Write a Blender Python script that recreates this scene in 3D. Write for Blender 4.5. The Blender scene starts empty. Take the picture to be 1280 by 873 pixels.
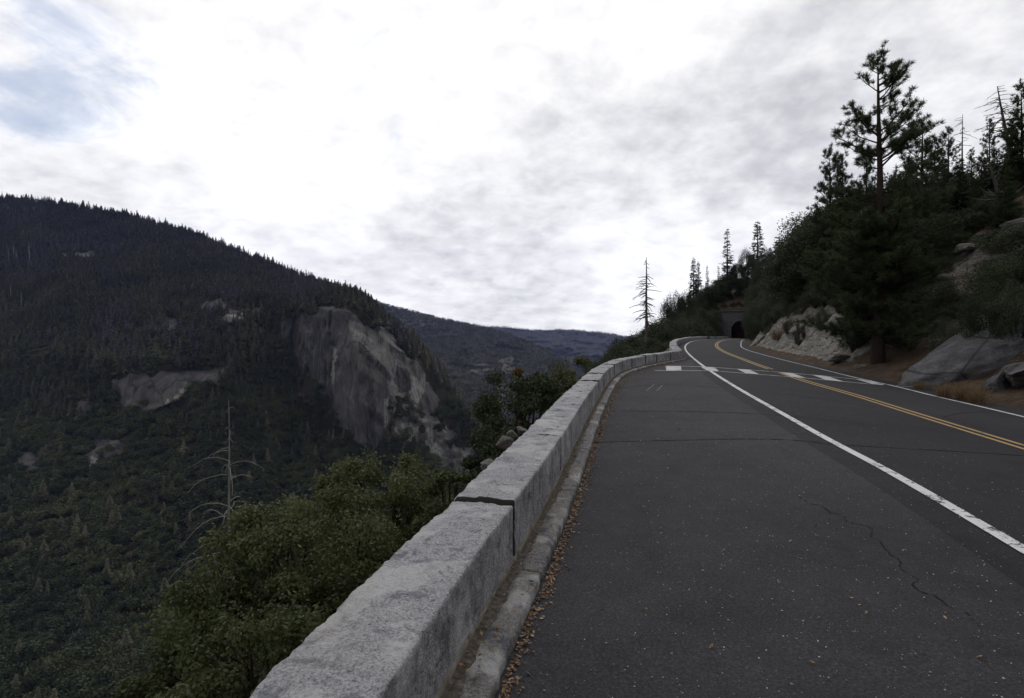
import bpy, math, random
import numpy as np
from mathutils import Vector

R = math.radians
F, HX, HY, EYE = 711.11, 640.0, 427.0, 1.7          # focal length / horizon of the photograph in its own pixels, eye height
scene = bpy.context.scene

# ------------------------------------------------------------------ camera
cam_d = bpy.data.cameras.new('camera'); cam = bpy.data.objects.new('camera', cam_d)
scene.collection.objects.link(cam)
cam_d.sensor_width = 36.0; cam_d.lens = 20.0; cam_d.sensor_fit = 'HORIZONTAL'
cam_d.shift_y = -(436.5 - HY) / 1280.0
cam_d.clip_start = 0.1; cam_d.clip_end = 60000
cam.location = (0, 0, EYE); cam.rotation_euler = (R(90), 0, 0)
scene.camera = cam

# ------------------------------------------------------------------ sky (overcast, broken), sun behind thin cloud
SUN_EL, SUN_AZ = R(42), R(8)        # azimuth measured from +Y towards +X
world = bpy.data.worlds.new('World'); scene.world = world; world.use_nodes = True
nt = world.node_tree; nt.nodes.clear(); NL = nt.links
def N(t, **k):
    n = nt.nodes.new(t)
    for a, v in k.items(): setattr(n, a, v)
    return n
def wmath(op, a, b=None, c=None, clamp=False):
    n = N('ShaderNodeMath', operation=op); n.use_clamp = clamp
    for i, v in enumerate((a, b, c)):
        if v is None: continue
        if isinstance(v, (int, float)): n.inputs[i].default_value = v
        else: NL.new(v, n.inputs[i])
    return n.outputs[0]
out = N('ShaderNodeOutputWorld'); bg = N('ShaderNodeBackground'); bg.inputs['Strength'].default_value = 0.1
sky = N('ShaderNodeTexSky', sky_type='NISHITA'); sky.sun_disc = False
sky.sun_elevation = SUN_EL; sky.sun_rotation = SUN_AZ; sky.altitude = 1200
tc = N('ShaderNodeTexCoord'); sep = N('ShaderNodeSeparateXYZ'); NL.new(tc.outputs['Generated'], sep.inputs[0])
zz = wmath('MAXIMUM', wmath('ADD', sep.outputs[2], 0.32), 0.05)
cmb = N('ShaderNodeCombineXYZ')
NL.new(wmath('DIVIDE', sep.outputs[0], zz), cmb.inputs[0]); NL.new(wmath('DIVIDE', sep.outputs[1], zz), cmb.inputs[1])
def wnoise(scale, detail, rough, dist, off=0.0, w=None):
    n = N('ShaderNodeTexNoise', noise_dimensions='4D'); n.inputs['Scale'].default_value = scale
    n.inputs['Detail'].default_value = detail; n.inputs['Roughness'].default_value = rough
    n.inputs['Distortion'].default_value = dist; n.inputs['W'].default_value = off
    NL.new(cmb.outputs[0], n.inputs['Vector']); return n.outputs[0]
def spot(px, py, w):                 # soft patch of sky round one direction
    d = Vector(((px-HX)/F, 1, (HY-py)/F)).normalized()
    v = N('ShaderNodeVectorMath', operation='DOT_PRODUCT'); NL.new(tc.outputs['Generated'], v.inputs[0]); v.inputs[1].default_value = d
    m = N('ShaderNodeMapRange', interpolation_type='SMOOTHSTEP'); NL.new(v.outputs['Value'], m.inputs[0])
    m.inputs[1].default_value = math.cos(R(w)); m.inputs[2].default_value = 1.0
    return m.outputs[0]
n_big = wnoise(2.2, 7, 0.55, 0.25, 3.1); n_fine = wnoise(8.0, 10, 0.6, 0.15, 7.7); n_gap = wnoise(5.0, 9, 0.62, 0.6, 1.3)
base = wmath('ADD', wmath('MULTIPLY', wmath('SUBTRACT', n_big, 0.5), 0.55), wmath('MULTIPLY', wmath('SUBTRACT', n_fine, 0.5), 1.05))
grey = wmath('MULTIPLY', spot(760, 190, 14), -0.10)
for (px_, py_, w_, v_) in ((900,190,16,-.11),(1060,120,18,-.08),(1240,60,22,-.10),(600,350,15,-.06),(540,300,6,-.03),(860,345,14,.20),(700,60,18,.08),(430,270,18,.08),(250,180,18,.05),(120,240,14,-.02)):
    grey = wmath('ADD', grey, wmath('MULTIPLY', spot(px_, py_, w_), v_))
bright = wmath('ADD', wmath('ADD', base, 1.07), grey)
bright = wmath('MINIMUM', wmath('MAXIMUM', bright, 0.66), 1.35)
dim = N('ShaderNodeMapRange', interpolation_type='SMOOTHSTEP'); NL.new(sep.outputs[1], dim.inputs[0])     # unseen sky overhead and behind dimmed, darkening what faces the camera
dim.inputs[1].default_value = -0.55; dim.inputs[2].default_value = 0.66; dim.inputs[3].default_value = 0.62; dim.inputs[4].default_value = 1.0
bright = wmath('MULTIPLY', bright, dim.outputs[0])
ccol = N('ShaderNodeMix', data_type='RGBA')
mr = N('ShaderNodeMapRange'); NL.new(bright, mr.inputs[0]); mr.inputs[1].default_value = 0.6; mr.inputs[2].default_value = 1.0
NL.new(mr.outputs[0], ccol.inputs['Factor']); ccol.inputs['A'].default_value = (0.95, 0.955, 1.0, 1); ccol.inputs['B'].default_value = (1, 0.995, 1.0, 1)
cl = N('ShaderNodeVectorMath', operation='SCALE'); NL.new(ccol.outputs['Result'], cl.inputs[0])
NL.new(wmath('MULTIPLY', bright, 10.0), cl.inputs['Scale'])
gap = wmath('ADD', wmath('MULTIPLY', spot(45, 40, 10), 0.50), wmath('MULTIPLY', spot(125, 110, 8), 0.28))
gap = wmath('ADD', gap, wmath('MULTIPLY', spot(485, 125, 9), 0.22))
gap = wmath('ADD', gap, wmath('MULTIPLY', wmath('SUBTRACT', n_gap, 0.5), 2.4))
gapm = N('ShaderNodeMapRange', interpolation_type='SMOOTHSTEP'); NL.new(gap, gapm.inputs[0])
gapm.inputs[1].default_value = 0.22; gapm.inputs[2].default_value = 0.95; gapm.inputs[4].default_value = 0.55
blue = N('ShaderNodeVectorMath', operation='SCALE'); NL.new(sky.outputs[0], blue.inputs[0]); blue.inputs['Scale'].default_value = 1.25
mixs = N('ShaderNodeMix', data_type='RGBA'); NL.new(gapm.outputs[0], mixs.inputs['Factor'])
NL.new(cl.outputs[0], mixs.inputs['A']); NL.new(blue.outputs[0], mixs.inputs['B'])
NL.new(mixs.outputs['Result'], bg.inputs['Color']); NL.new(bg.outputs[0], out.inputs['Surface'])

sun_d = bpy.data.lights.new('sun', 'SUN'); sun_d.energy = 0.6; sun_d.angle = R(16); sun_d.color = (1, 0.96, 0.9)
sun = bpy.data.objects.new('sun', sun_d); scene.collection.objects.link(sun)
sdir = Vector((math.sin(SUN_AZ)*math.cos(SUN_EL), math.cos(SUN_AZ)*math.cos(SUN_EL), math.sin(SUN_EL)))
sun.rotation_euler = sdir.to_track_quat('Z', 'Y').to_euler(); sun.location = (0, 0, 60)

vs = scene.view_settings
vs.view_transform = 'Standard'; vs.look = 'None'; vs.exposure = 0.0; vs.gamma = 1.0; vs.use_curve_mapping = False
try:
    scene.cycles.max_bounces = 6; scene.cycles.diffuse_bounces = 3; scene.cycles.glossy_bounces = 2
    scene.cycles.transmission_bounces = 3; scene.cycles.transparent_max_bounces = 8; scene.cycles.volume_bounces = 0
except Exception: pass

# ------------------------------------------------------------------ numpy helpers
def h3(ix, iy, iz, seed):
    n = (ix.astype(np.int64)*73856093) ^ (iy.astype(np.int64)*19349663) ^ (iz.astype(np.int64)*83492791) ^ (seed*2654435761)
    n = (n ^ (n >> 13)) * 1274126177 & 0xffffffff
    n = (n ^ (n >> 16)) * 2246822519 & 0xffffffff
    return ((n ^ (n >> 15)) & 0xffffff) / float(0xffffff) * 2 - 1
def vnoise(P, seed=0):
    P = np.asarray(P, float); i = np.floor(P).astype(np.int64); f = P - i; f = f*f*f*(f*(f*6-15)+10)
    r = 0
    for dx in (0, 1):
        for dy in (0, 1):
            for dz in (0, 1):
                w = (f[:,0] if dx else 1-f[:,0])*(f[:,1] if dy else 1-f[:,1])*(f[:,2] if dz else 1-f[:,2])
                r = r + w*h3(i[:,0]+dx, i[:,1]+dy, i[:,2]+dz, seed)
    return r
def fbm(P, scale, oct=4, seed=0, gain=0.5):
    P = np.asarray(P, float)*scale; a, r = 1.0, 0
    for o in range(oct):
        r = r + a*vnoise(P + o*17.3, seed+o); P = P*2.03; a *= gain
    return r
def ridged(P, scale, oct=4, seed=0):
    P = np.asarray(P, float)*scale; a, r = 1.0, 0
    for o in range(oct):
        r = r + a*(1-np.abs(vnoise(P + o*11.7, seed+o))*2); P = P*2.1; a *= 0.5
    return r
def smooth(x, a, b):
    t = np.clip((x-a)/(b-a), 0, 1); return t*t*(3-2*t)
class Curve:                                   # monotone-ish cubic through points, linear beyond the ends
    def __init__(s, x, y):
        o = np.argsort(x); s.x = np.array(x, float)[o]; s.y = np.array(y, float)[o]
        d = np.diff(s.y)/np.diff(s.x); m = np.empty(len(s.x)); m[0] = d[0]; m[-1] = d[-1]
        hh = np.diff(s.x); m[1:-1] = (d[:-1]*hh[1:]+d[1:]*hh[:-1])/(hh[1:]+hh[:-1]); s.m = m
    def __call__(s, q):
        q = np.asarray(q, float); k = np.clip(np.searchsorted(s.x, q)-1, 0, len(s.x)-2)
        h = s.x[k+1]-s.x[k]; t = (q-s.x[k])/h
        r = (2*t**3-3*t**2+1)*s.y[k]+(t**3-2*t**2+t)*h*s.m[k]+(-2*t**3+3*t**2)*s.y[k+1]+(t**3-t**2)*h*s.m[k+1]
        r = np.where(q < s.x[0], s.y[0]+(q-s.x[0])*s.m[0], r); return np.where(q > s.x[-1], s.y[-1]+(q-s.x[-1])*s.m[-1], r)
def mesh_np(name, V, faces, mats=None, smooth_sh=False, midx=None, attrs=None):
    """faces: list of int arrays (n,k)"""
    V = np.asarray(V, np.float32); me = bpy.data.meshes.new(name)
    faces = [np.asarray(f, np.int32) for f in faces if len(f)]
    me.vertices.add(len(V)); me.vertices.foreach_set('co', V.ravel())
    nl = sum(f.size for f in faces); npoly = sum(len(f) for f in faces)
    me.loops.add(nl); me.polygons.add(npoly)
    me.loops.foreach_set('vertex_index', np.concatenate([f.ravel() for f in faces]))
    tot = np.concatenate([np.full(len(f), f.shape[1], np.int32) for f in faces])
    st = np.concatenate([[0], np.cumsum(tot)[:-1]]).astype(np.int32)
    me.polygons.foreach_set('loop_start', st)
    try: me.polygons.foreach_set('loop_total', tot)
    except Exception: pass
    if smooth_sh: me.polygons.foreach_set('use_smooth', np.ones(npoly, bool))
    for m in (mats or []): me.materials.append(m)
    if midx is not None: me.polygons.foreach_set('material_index', np.asarray(midx, np.int32))
    for k, v in (attrs or {}).items():
        a = me.attributes.new(k, 'FLOAT', 'POINT'); a.data.foreach_set('value', np.asarray(v, np.float32))
    me.update(calc_edges=True); return me
def link(name, me, parent=None):
    o = bpy.data.objects.new(name, me); scene.collection.objects.link(o)
    if parent: o.parent = parent
    return o
def tag(o, label, cat, group=None):
    o['label'] = label; o['category'] = cat
    if group: o['group'] = group
    return o
def thing(name, label, cat, loc=(0,0,0), rotz=0, group=None, sc=1.0):
    o = bpy.data.objects.new(name, None); scene.collection.objects.link(o); o.empty_display_size = 0.3
    o.location = loc; o.rotation_euler = (0, 0, rotz); o.scale = (sc, sc, sc); return tag(o, label, cat, group)
def struct(name, me, parent=None):
    o = link(name, me, parent)
    if not parent: o['kind'] = 'structure'
    return o
def gridfaces(nr, nc, off=0):
    a = np.arange(nr*nc).reshape(nr, nc) + off
    return np.stack([a[:-1,:-1], a[:-1,1:], a[1:,1:], a[1:,:-1]], -1).reshape(-1, 4)
class Geo:                                      # collects tubes and leaf quads
    def __init__(s): s.V = []; s.Q = []; s.n = 0
    def add(s, V, Q):
        s.V.append(np.asarray(V)); s.Q.append(np.asarray(Q)+s.n); s.n += len(V)
    def tube(s, pts, rad, k=6):
        pts = np.asarray(pts, float); n = len(pts); rad = np.broadcast_to(rad, n)
        T = np.gradient(pts, axis=0); T /= np.linalg.norm(T, axis=1, keepdims=True)+1e-9
        up = np.where(np.abs(T[:,2:3]) > .9, [[1.,0,0]], [[0,0,1.]])
        A = np.cross(T, up); A /= np.linalg.norm(A, axis=1, keepdims=True)+1e-9; B = np.cross(T, A)
        an = np.arange(k)*2*np.pi/k
        V = pts[:,None]+rad[:,None,None]*(np.cos(an)[None,:,None]*A[:,None]+np.sin(an)[None,:,None]*B[:,None])
        i = np.arange(n-1)[:,None]*k; j = np.arange(k)[None]; j2 = (j+1) % k
        Q = np.stack([i+j, i+j2, i+k+j2, i+k+j], -1).reshape(-1, 4); s.add(V.reshape(-1, 3), Q)
    def quads(s, C, U, W):                      # centres, half-vectors
        C, U, W = map(np.asarray, (C, U, W)); n = len(C)
        V = np.stack([C-U, C-W, C+U, C+W], 1).reshape(-1, 3); s.add(V, np.arange(n*4).reshape(n, 4))
    def blades(s, P, D, wv):                    # thin needles from P along D with half width vectors
        n = len(P); V = np.stack([P-wv, P+wv, P+D+wv*.35, P+D-wv*.35], 1).reshape(-1, 3); s.add(V, np.arange(n*4).reshape(n, 4))
    def mesh(s, name, mats, sm=False): return mesh_np(name, np.concatenate(s.V), [np.concatenate(s.Q)], mats, sm)
def rdir(rng, n):
    v = rng.normal(size=(n, 3)); return v/np.linalg.norm(v, axis=1, keepdims=True)
def perp(rng, D):
    v = np.cross(D, rdir(rng, len(D))); return v/(np.linalg.norm(v, axis=1, keepdims=True)+1e-9)

# ------------------------------------------------------------------ materials
class M:
    def __init__(s, name, rough=0.9, spec=0.3):
        s.m = bpy.data.materials.new(name); s.m.use_nodes = True; s.t = s.m.node_tree; s.b = s.t.nodes['Principled BSDF']
        s.b.inputs['Roughness'].default_value = rough; s.b.inputs['Specular IOR Level'].default_value = spec
        s.o = s.t.nodes['Material Output']; s.tc = s.t.nodes.new('ShaderNodeTexCoord')
    def L(s, a, b): s.t.links.new(a, b)
    def mapv(s, scale=(1,1,1), src='Object', rot=(0,0,0)):
        n = s.t.nodes.new('ShaderNodeMapping'); n.inputs['Scale'].default_value = scale; n.inputs['Rotation'].default_value = rot
        s.L(s.tc.outputs[src], n.inputs[0]); return n.outputs[0]
    def noise(s, scale, detail=4, rough=0.55, vec=None, dist=0.0):
        n = s.t.nodes.new('ShaderNodeTexNoise'); n.inputs['Scale'].default_value = scale; n.inputs['Detail'].default_value = detail
        n.inputs['Roughness'].default_value = rough; n.inputs['Distortion'].default_value = dist
        s.L(vec or s.tc.outputs['Object'], n.inputs['Vector']); return n.outputs[0]
    def vor(s, scale, vec=None, out='Distance', feat='F1'):
        n = s.t.nodes.new('ShaderNodeTexVoronoi'); n.feature = feat; n.inputs['Scale'].default_value = scale
        s.L(vec or s.tc.outputs['Object'], n.inputs['Vector']); return n.outputs[out]
    def ramp(s, fac, stops):
        n = s.t.nodes.new('ShaderNodeValToRGB'); e = n.color_ramp.elements
        while len(e) < len(stops): e.new(0.5)
        for x, (p, c) in zip(e, stops): x.position = p; x.color = (*c, 1) if not isinstance(c, (int, float)) else (c, c, c, 1)
        s.L(fac, n.inputs[0]); return n.outputs[0]
    def step(s, fac, a, b):
        n = s.t.nodes.new('ShaderNodeMapRange'); n.interpolation_type = 'SMOOTHSTEP'; s.L(fac, n.inputs[0])
        n.inputs[1].default_value = a; n.inputs[2].default_value = b; return n.outputs[0]
    def mix(s, fac, a, b, mode='MIX'):
        n = s.t.nodes.new('ShaderNodeMix'); n.data_type = 'RGBA'; n.blend_type = mode
        for v, k in ((fac, 'Factor'), (a, 'A'), (b, 'B')):
            if isinstance(v, (int, float)): n.inputs[k].default_value = v
            elif isinstance(v, tuple): n.inputs[k].default_value = (*v, 1)
            else: s.L(v, n.inputs[k])
        return n.outputs['Result']
    def math(s, op, a, b=0.0):
        n = s.t.nodes.new('ShaderNodeMath'); n.operation = op
        for i, v in enumerate((a, b)):
            if isinstance(v, (int, float)): n.inputs[i].default_value = v
            else: s.L(v, n.inputs[i])
        return n.outputs[0]
    def attr(s, name):
        n = s.t.nodes.new('ShaderNodeAttribute'); n.attribute_name = name; return n.outputs['Fac']
    def rand(s):
        return s.t.nodes.new('ShaderNodeObjectInfo').outputs['Random']
    def color(s, c):
        if isinstance(c, tuple): s.b.inputs['Base Color'].default_value = (*c, 1)
        else: s.L(c, s.b.inputs['Base Color'])
        return s
    def bump(s, h, dist=0.02, strength=0.6):
        n = s.t.nodes.new('ShaderNodeBump'); n.inputs['Distance'].default_value = dist; n.inputs['Strength'].default_value = strength
        s.L(h, n.inputs['Height']); s.L(n.outputs[0], s.b.inputs['Normal']); return s
def leaf_mat(name, c0, c1, c2, nscale=1.2, transl=0.22, rw=.28, place=0):
    m = M(name, 0.65, 0.25)
    if place:                                    # stands of different age and kind
        g = m.t.nodes.new('ShaderNodeNewGeometry')
        mp = m.t.nodes.new('ShaderNodeMapping'); mp.inputs['Scale'].default_value = (1/place, .7/place, 1.2/place); m.L(g.outputs['Position'], mp.inputs[0]); pn_ = m.noise(1.0, 5, .65, mp.outputs[0])
    f = m.math('ADD', m.math('MULTIPLY', m.noise(nscale, 3), 1-rw), m.math('MULTIPLY', m.rand(), rw))
    if place: f = m.math('ADD', m.math('MULTIPLY', f, .55), m.math('SUBTRACT', m.math('MULTIPLY', pn_, 1.5), .52))
    c = m.ramp(f, [(0.28, c0), (0.52, c1), (0.8, c2)]); m.color(c)
    tr = m.t.nodes.new('ShaderNodeBsdfTranslucent'); m.L(c, tr.inputs['Color'])
    mx = m.t.nodes.new('ShaderNodeMixShader'); mx.inputs[0].default_value = transl
    m.L(m.b.outputs[0], mx.inputs[1]); m.L(tr.outputs[0], mx.inputs[2]); m.L(mx.outputs[0], m.o.inputs['Surface']); return m.m

oak_leaf = leaf_mat('oak_leaf', (.034,.044,.016), (.066,.078,.028), (.120,.124,.052), 1.1, .3)
dark_leaf = leaf_mat('shrub_leaf', (.020,.028,.012), (.035,.046,.019), (.060,.068,.030), 0.6)
sage_leaf = leaf_mat('chaparral_leaf', (.032,.040,.022), (.05,.058,.033), (.085,.085,.05), 0.8)
needle = leaf_mat('pine_needle', (.022,.034,.012), (.038,.052,.019), (.066,.076,.030), 0.5, 0.15)
fir_needle = leaf_mat('fir_needle', (.018,.029,.013), (.030,.043,.018), (.05,.06,.026), 0.3, 0.12)
wood_far = leaf_mat('forest_crown', (.018,.028,.010), (.036,.048,.016), (.080,.086,.031), 6.0, 0.0, .5, 110)
wood_cone = leaf_mat('conifer_crown', (.040,.047,.024), (.094,.094,.050), (.175,.150,.098), 6.0, 0.0, .5, 140)
wood_burnt_hazed = leaf_mat('thin_forest_crown', (.050,.052,.060), (.082,.076,.088), (.120,.104,.116), 6.0, 0.0, .62)  # burnt woods, lightened and blued with distance haze painted into the colour
autumn_leaf = leaf_mat('autumn_leaf', (.08,.06,.015), (.13,.085,.02), (.16,.085,.03), 2.0)

def bark_mat(name, a, b, sc=(6,6,1.2)):
    m = M(name, 0.95, 0.1); v = m.mapv(sc); n = m.noise(3.0, 5, 0.65, v)
    m.color(m.ramp(n, [(0.3, a), (0.7, b)])); m.bump(n, 0.03, 0.8); return m.m
soil_mat = M('gutter_soil', .95, .1); soil_mat.color(soil_mat.ramp(soil_mat.noise(28, 6, .7), [(.35, (.03,.026,.022)), (.55, (.085,.072,.06)), (.72, (.18,.155,.13))])); soil_mat = soil_mat.m
joint_mat = M('joint_shadow_mortar', .95, .1).color((.030,.028,.026)).m
pine_bark = bark_mat('pine_bark', (.016,.012,.010), (.045,.032,.025))
dark_bark = bark_mat('dark_bark', (.02,.016,.013), (.055,.043,.034))
dead_wood = bark_mat('dead_wood', (.10,.093,.086), (.26,.245,.23))
dark_dead = bark_mat('dark_dead_wood', (.045,.04,.036), (.12,.105,.095))

def granite(name, light=(.40,.40,.408), mid=(.25,.25,.263), dark=(.055,.055,.065), lich=0.5, scale=1.0):
    m = M(name, 0.88, 0.25)
    big = m.noise(2.3*scale, 6, 0.6, None, 0.4); sp = m.noise(75*scale, 4, 0.8); fl = m.vor(120*scale)
    c = m.ramp(sp, [(0.33, dark), (0.46, mid), (0.64, light)])
    c = m.mix(m.step(fl, 0.20, 0.08), c, (.025,.025,.03))
    st = m.noise(4.2*scale, 8, 0.72, m.mapv((1, 1, 1)), 1.2)
    c = m.mix(m.math('MULTIPLY', m.step(st, 0.53, 0.60), lich*1.3), c, (.075,.078,.10))
    vs_ = m.noise(9*scale, 6, 0.7, m.mapv((1, 1, .45)), .8); ge = m.t.nodes.new('ShaderNodeNewGeometry'); sx = m.t.nodes.new('ShaderNodeSeparateXYZ'); m.L(ge.outputs['Normal'], sx.inputs[0])
    c = m.mix(m.math('MULTIPLY', m.math('MULTIPLY', m.step(vs_, .45, .62), m.step(sx.outputs[2], .75, .3)), .5), c, (.06,.058,.06))
    c = m.mix(m.math('MULTIPLY', m.step(big, 0.5, 0.60), 0.5), c, (.47,.47,.46))
    tn = m.noise(1.1*scale, 3, 0.5); c = m.mix(m.math('MULTIPLY', m.step(tn, 0.55, 0.75), 0.22), c, (.27,.24,.19))
    m.color(c)
    h = m.math('ADD', m.math('MULTIPLY', m.noise(18*scale, 7, 0.68, None, .5), 1.0), m.math('MULTIPLY', m.noise(90*scale, 3, 0.6), 0.35)); m.bump(h, 0.03, 0.9)
    return m.m
granite_block = granite('hewn_granite')
granite_kerb = granite('kerb_granite', (.24,.23,.215), (.14,.132,.125), (.05,.05,.05), 0.95)
mortar_mat = M('mortar', 0.95, 0.1); mortar_mat.color(mortar_mat.ramp(mortar_mat.noise(14, 5), [(0.3, (.07,.063,.052)), (0.7, (.21,.19,.155))])); mortar_mat = mortar_mat.m
def rock_mat(name, a=(.07,.066,.062), b=(.19,.185,.18), c=(.36,.355,.35), sc=1.0, warm=0.4, stretch=(1,1,1), rot=(0,0,0)):
    m = M(name, 0.92, 0.2); v = m.mapv(stretch, 'Object', rot)
    n = m.noise(1.3*sc, 9, 0.66, v, 0.5); n2 = m.noise(11*sc, 9, 0.78, v, 0.2)
    f = m.math('ADD', m.math('MULTIPLY', n, 0.65), m.math('MULTIPLY', n2, 0.4))
    col = m.ramp(f, [(0.36, a), (0.52, b), (0.72, c)])
    col = m.mix(m.math('MULTIPLY', m.step(m.noise(0.8*sc, 5, 0.6, v), 0.5, 0.66), warm), col, (.20,.15,.095))
    col = m.mix(m.math('MULTIPLY', m.step(m.noise(3.1*sc, 7, 0.7, v, 0.6), 0.54, 0.62), 0.75), col, (.045,.045,.042))
    ve = m.vor(.55*sc, m.mapv((.45, 1, 1.6), 'Object', rot or (0, 0, 0)), 'Distance', 'DISTANCE_TO_EDGE'); col = m.mix(m.math('MULTIPLY', m.step(ve, .035, .0), .8), col, (.022,.021,.02))
    gr_ = m.noise(42*sc, 5, .8); col = m.mix(.55, col, m.ramp(gr_, [(.34, .4), (.5, 1.0), (.64, 1.7)]), 'MULTIPLY')
    m.color(col); m.bump(f, 0.12/sc, 0.8); return m.m
bank_rock = rock_mat('bank_rock', (.05,.047,.042), (.135,.128,.117), (.27,.26,.24), sc=1.0, stretch=(1,1,2.4), rot=(0, R(28), R(20)))
slab_rock = rock_mat('slab_rock', (.032,.032,.034), (.075,.075,.079), (.15,.15,.155), sc=1.1, warm=0.25, stretch=(1,1,1.6))

def asphalt(name, base, speck, amount, sp_scale=230):
    m = M(name, 0.9, 0.18)
    p = m.noise(0.35, 5, 0.6, None, 0.3); q = m.noise(3.5, 5, 0.6); g = m.noise(62, 6, 0.85)
    c0 = tuple(v*0.68 for v in base); c1 = tuple(v*1.32 for v in base)
    c = m.ramp(m.math('ADD', m.math('MULTIPLY', p, 0.6), m.math('MULTIPLY', q, 0.4)), [(0.35, c0), (0.65, c1)])
    c = m.mix(0.75, c, m.ramp(g, [(0.34, 0.25), (0.5, 0.95), (0.64, 2.3)]), 'MULTIPLY')
    v = m.vor(sp_scale, None, 'Distance'); vc = m.vor(sp_scale, None, 'Color')
    sel = m.math('MULTIPLY', m.step(v, 0.34, 0.22), m.step(vc, 1-amount, 1-amount+.02))
    c = m.mix(sel, c, speck)
    v2 = m.vor(34); vc2 = m.vor(34, None, 'Color'); c = m.mix(m.math('MULTIPLY', m.step(v2, 0.16, 0.09), m.step(vc2, .86, .88)), c, speck)
    wl = m.noise(1.0, 6, 0.7, m.mapv((1,1,1)), 1.0); c = m.mix(m.math('MULTIPLY', m.step(wl, 0.62, 0.74), 0.45), c, tuple(v*.55 for v in base))
    m.color(c); m.bump(m.math('ADD', g, m.math('MULTIPLY', v, 0.6)), 0.004, 0.7); return m.m
asp_old = asphalt('weathered_asphalt', (.0290,.0281,.0316), (.30,.28,.25), 0.10)
asp_new = asphalt('road_asphalt', (.0172,.0166,.0193), (.12,.12,.12), 0.05)
def paint(name, c, under, wear=(0.60, 0.68), fine=38):
    m = M(name, 0.7, 0.3); n = m.noise(3.2, 7, 0.72, None, 0.3); n2 = m.noise(fine, 4, 0.6)
    f = m.math('ADD', m.math('MULTIPLY', n, 0.62), m.math('MULTIPLY', n2, 0.42)); d = m.noise(9, 5, 0.6)
    cc = m.mix(d, tuple(v*.72 for v in c), c); m.color(m.mix(m.step(f, *wear), cc, under)); m.bump(n2, 0.002, 0.4); return m.m
white_paint = paint('white_paint', (.62,.62,.62), (.04,.04,.043), (.545, .60), 26)
worn_white = paint('worn_white_paint', (.50,.50,.50), (.04,.04,.043), (0.53, 0.62))
yellow_paint = paint('yellow_paint', (.40,.26,.10), (.04,.04,.042), (0.57, 0.66))
crack_mat = M('crack_filler', 0.9, 0.1).color((.009,.009,.010)).m
stain_mat = M('oil_stain', 0.95, 0.05).color((.021,.0205,.0225)).m
scrape_mat = M('scrape', 0.9, 0.1).color((.16,.155,.15)).m

def ground_mat(name):
    m = M(name, 0.95, 0.1); rk = m.attr('rock'); n = m.noise(1.4, 8, 0.66, None, 0.4); n2 = m.noise(17, 6, 0.7)
    f = m.math('ADD', m.math('MULTIPLY', n, .6), m.math('MULTIPLY', n2, .42))
    soil = m.ramp(f, [(0.34, (.022,.017,.012)), (0.5, (.052,.036,.024)), (0.66, (.105,.074,.048))])
    v = m.mapv((1, 1, 2.6), 'Object', (0, R(26), R(24))); r1 = m.noise(1.1, 9, 0.68, v, 0.6); r2 = m.noise(9, 9, 0.78, v)
    rf = m.math('ADD', m.math('MULTIPLY', r1, .65), m.math('MULTIPLY', r2, .4))
    rock = m.ramp(rf, [(0.36, (.045,.042,.038)), (0.5, (.135,.127,.113)), (0.68, (.275,.262,.235))])
    rock = m.mix(m.math('MULTIPLY', m.step(m.noise(0.9, 5, .6), .52, .66), .5), rock, (.13,.09,.055))
    ve = m.vor(.9, m.mapv((.5, 1, 1.9), 'Object', (0, R(30), R(24))), 'Distance', 'DISTANCE_TO_EDGE'); rock = m.mix(m.math('MULTIPLY', m.step(ve, .05, .0), .85), rock, (.025,.023,.02))
    e = m.step(m.math('ADD', rk, m.math('MULTIPLY', m.math('SUBTRACT', f, .5), 1.1)), 0.42, 0.56)
    m.color(m.mix(e, soil, rock)); m.bump(m.math('ADD', rf, f), 0.1, 0.7); return m.m
hill_mat = ground_mat('hillside_ground')
def mountain_mat(name, floor0, floor1, rk0, rk1, rk2, s=1.0):
    m = M(name, 0.97, 0.05); rk = m.attr('rock'); n = m.noise(.02*s, 8, 0.68, None, 0.3)
    fl = m.ramp(n, [(0.35, floor0), (0.65, floor1)])
    v = m.mapv((1, 1, .22)); r1 = m.noise(.030*s, 9, 0.7, m.mapv((1, 1, .38), 'Object', (0, R(24), 0)), 1.1); r2 = m.noise(.24*s, 9, 0.8, v)
    r = m.ramp(m.math('ADD', m.math('MULTIPLY', r1, .7), m.math('MULTIPLY', r2, .35)), [(0.36, rk0), (0.52, rk1), (0.72, rk2)])
    wm = m.noise(.02*s, 5, .6, m.mapv((1,1,.5)), .8); r = m.mix(m.math('MULTIPLY', m.step(wm, .55, .68), .28), r, (.17,.145,.115))
    vo = m.vor(.028*s, m.mapv((1, 1, .08), 'Object', (0, R(5), 0)), 'Distance', 'DISTANCE_TO_EDGE'); vo2 = m.vor(.09*s, m.mapv((1, 1, .45), 'Object', (R(10), R(-20), 0)), 'Distance', 'DISTANCE_TO_EDGE')
    r = m.mix(m.math('MULTIPLY', m.step(vo, .045, .0), .5), r, tuple(v*.45 for v in rk0)); r = m.mix(m.math('MULTIPLY', m.step(vo2, .05, .0), .18), r, tuple(v*.6 for v in rk0))
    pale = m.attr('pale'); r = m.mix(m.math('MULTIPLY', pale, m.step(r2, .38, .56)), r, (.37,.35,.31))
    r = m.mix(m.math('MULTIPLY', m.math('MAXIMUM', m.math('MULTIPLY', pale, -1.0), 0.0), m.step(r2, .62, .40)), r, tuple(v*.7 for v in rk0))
    e = m.step(m.math('ADD', rk, m.math('MULTIPLY', m.math('SUBTRACT', m.noise(.05*s, 8, .75), .5), .8)), 0.42, 0.55)
    m.color(m.mix(e, fl, r)); m.bump(m.math('ADD', r2, n), 4.0/s, 0.8); return m.m
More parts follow.
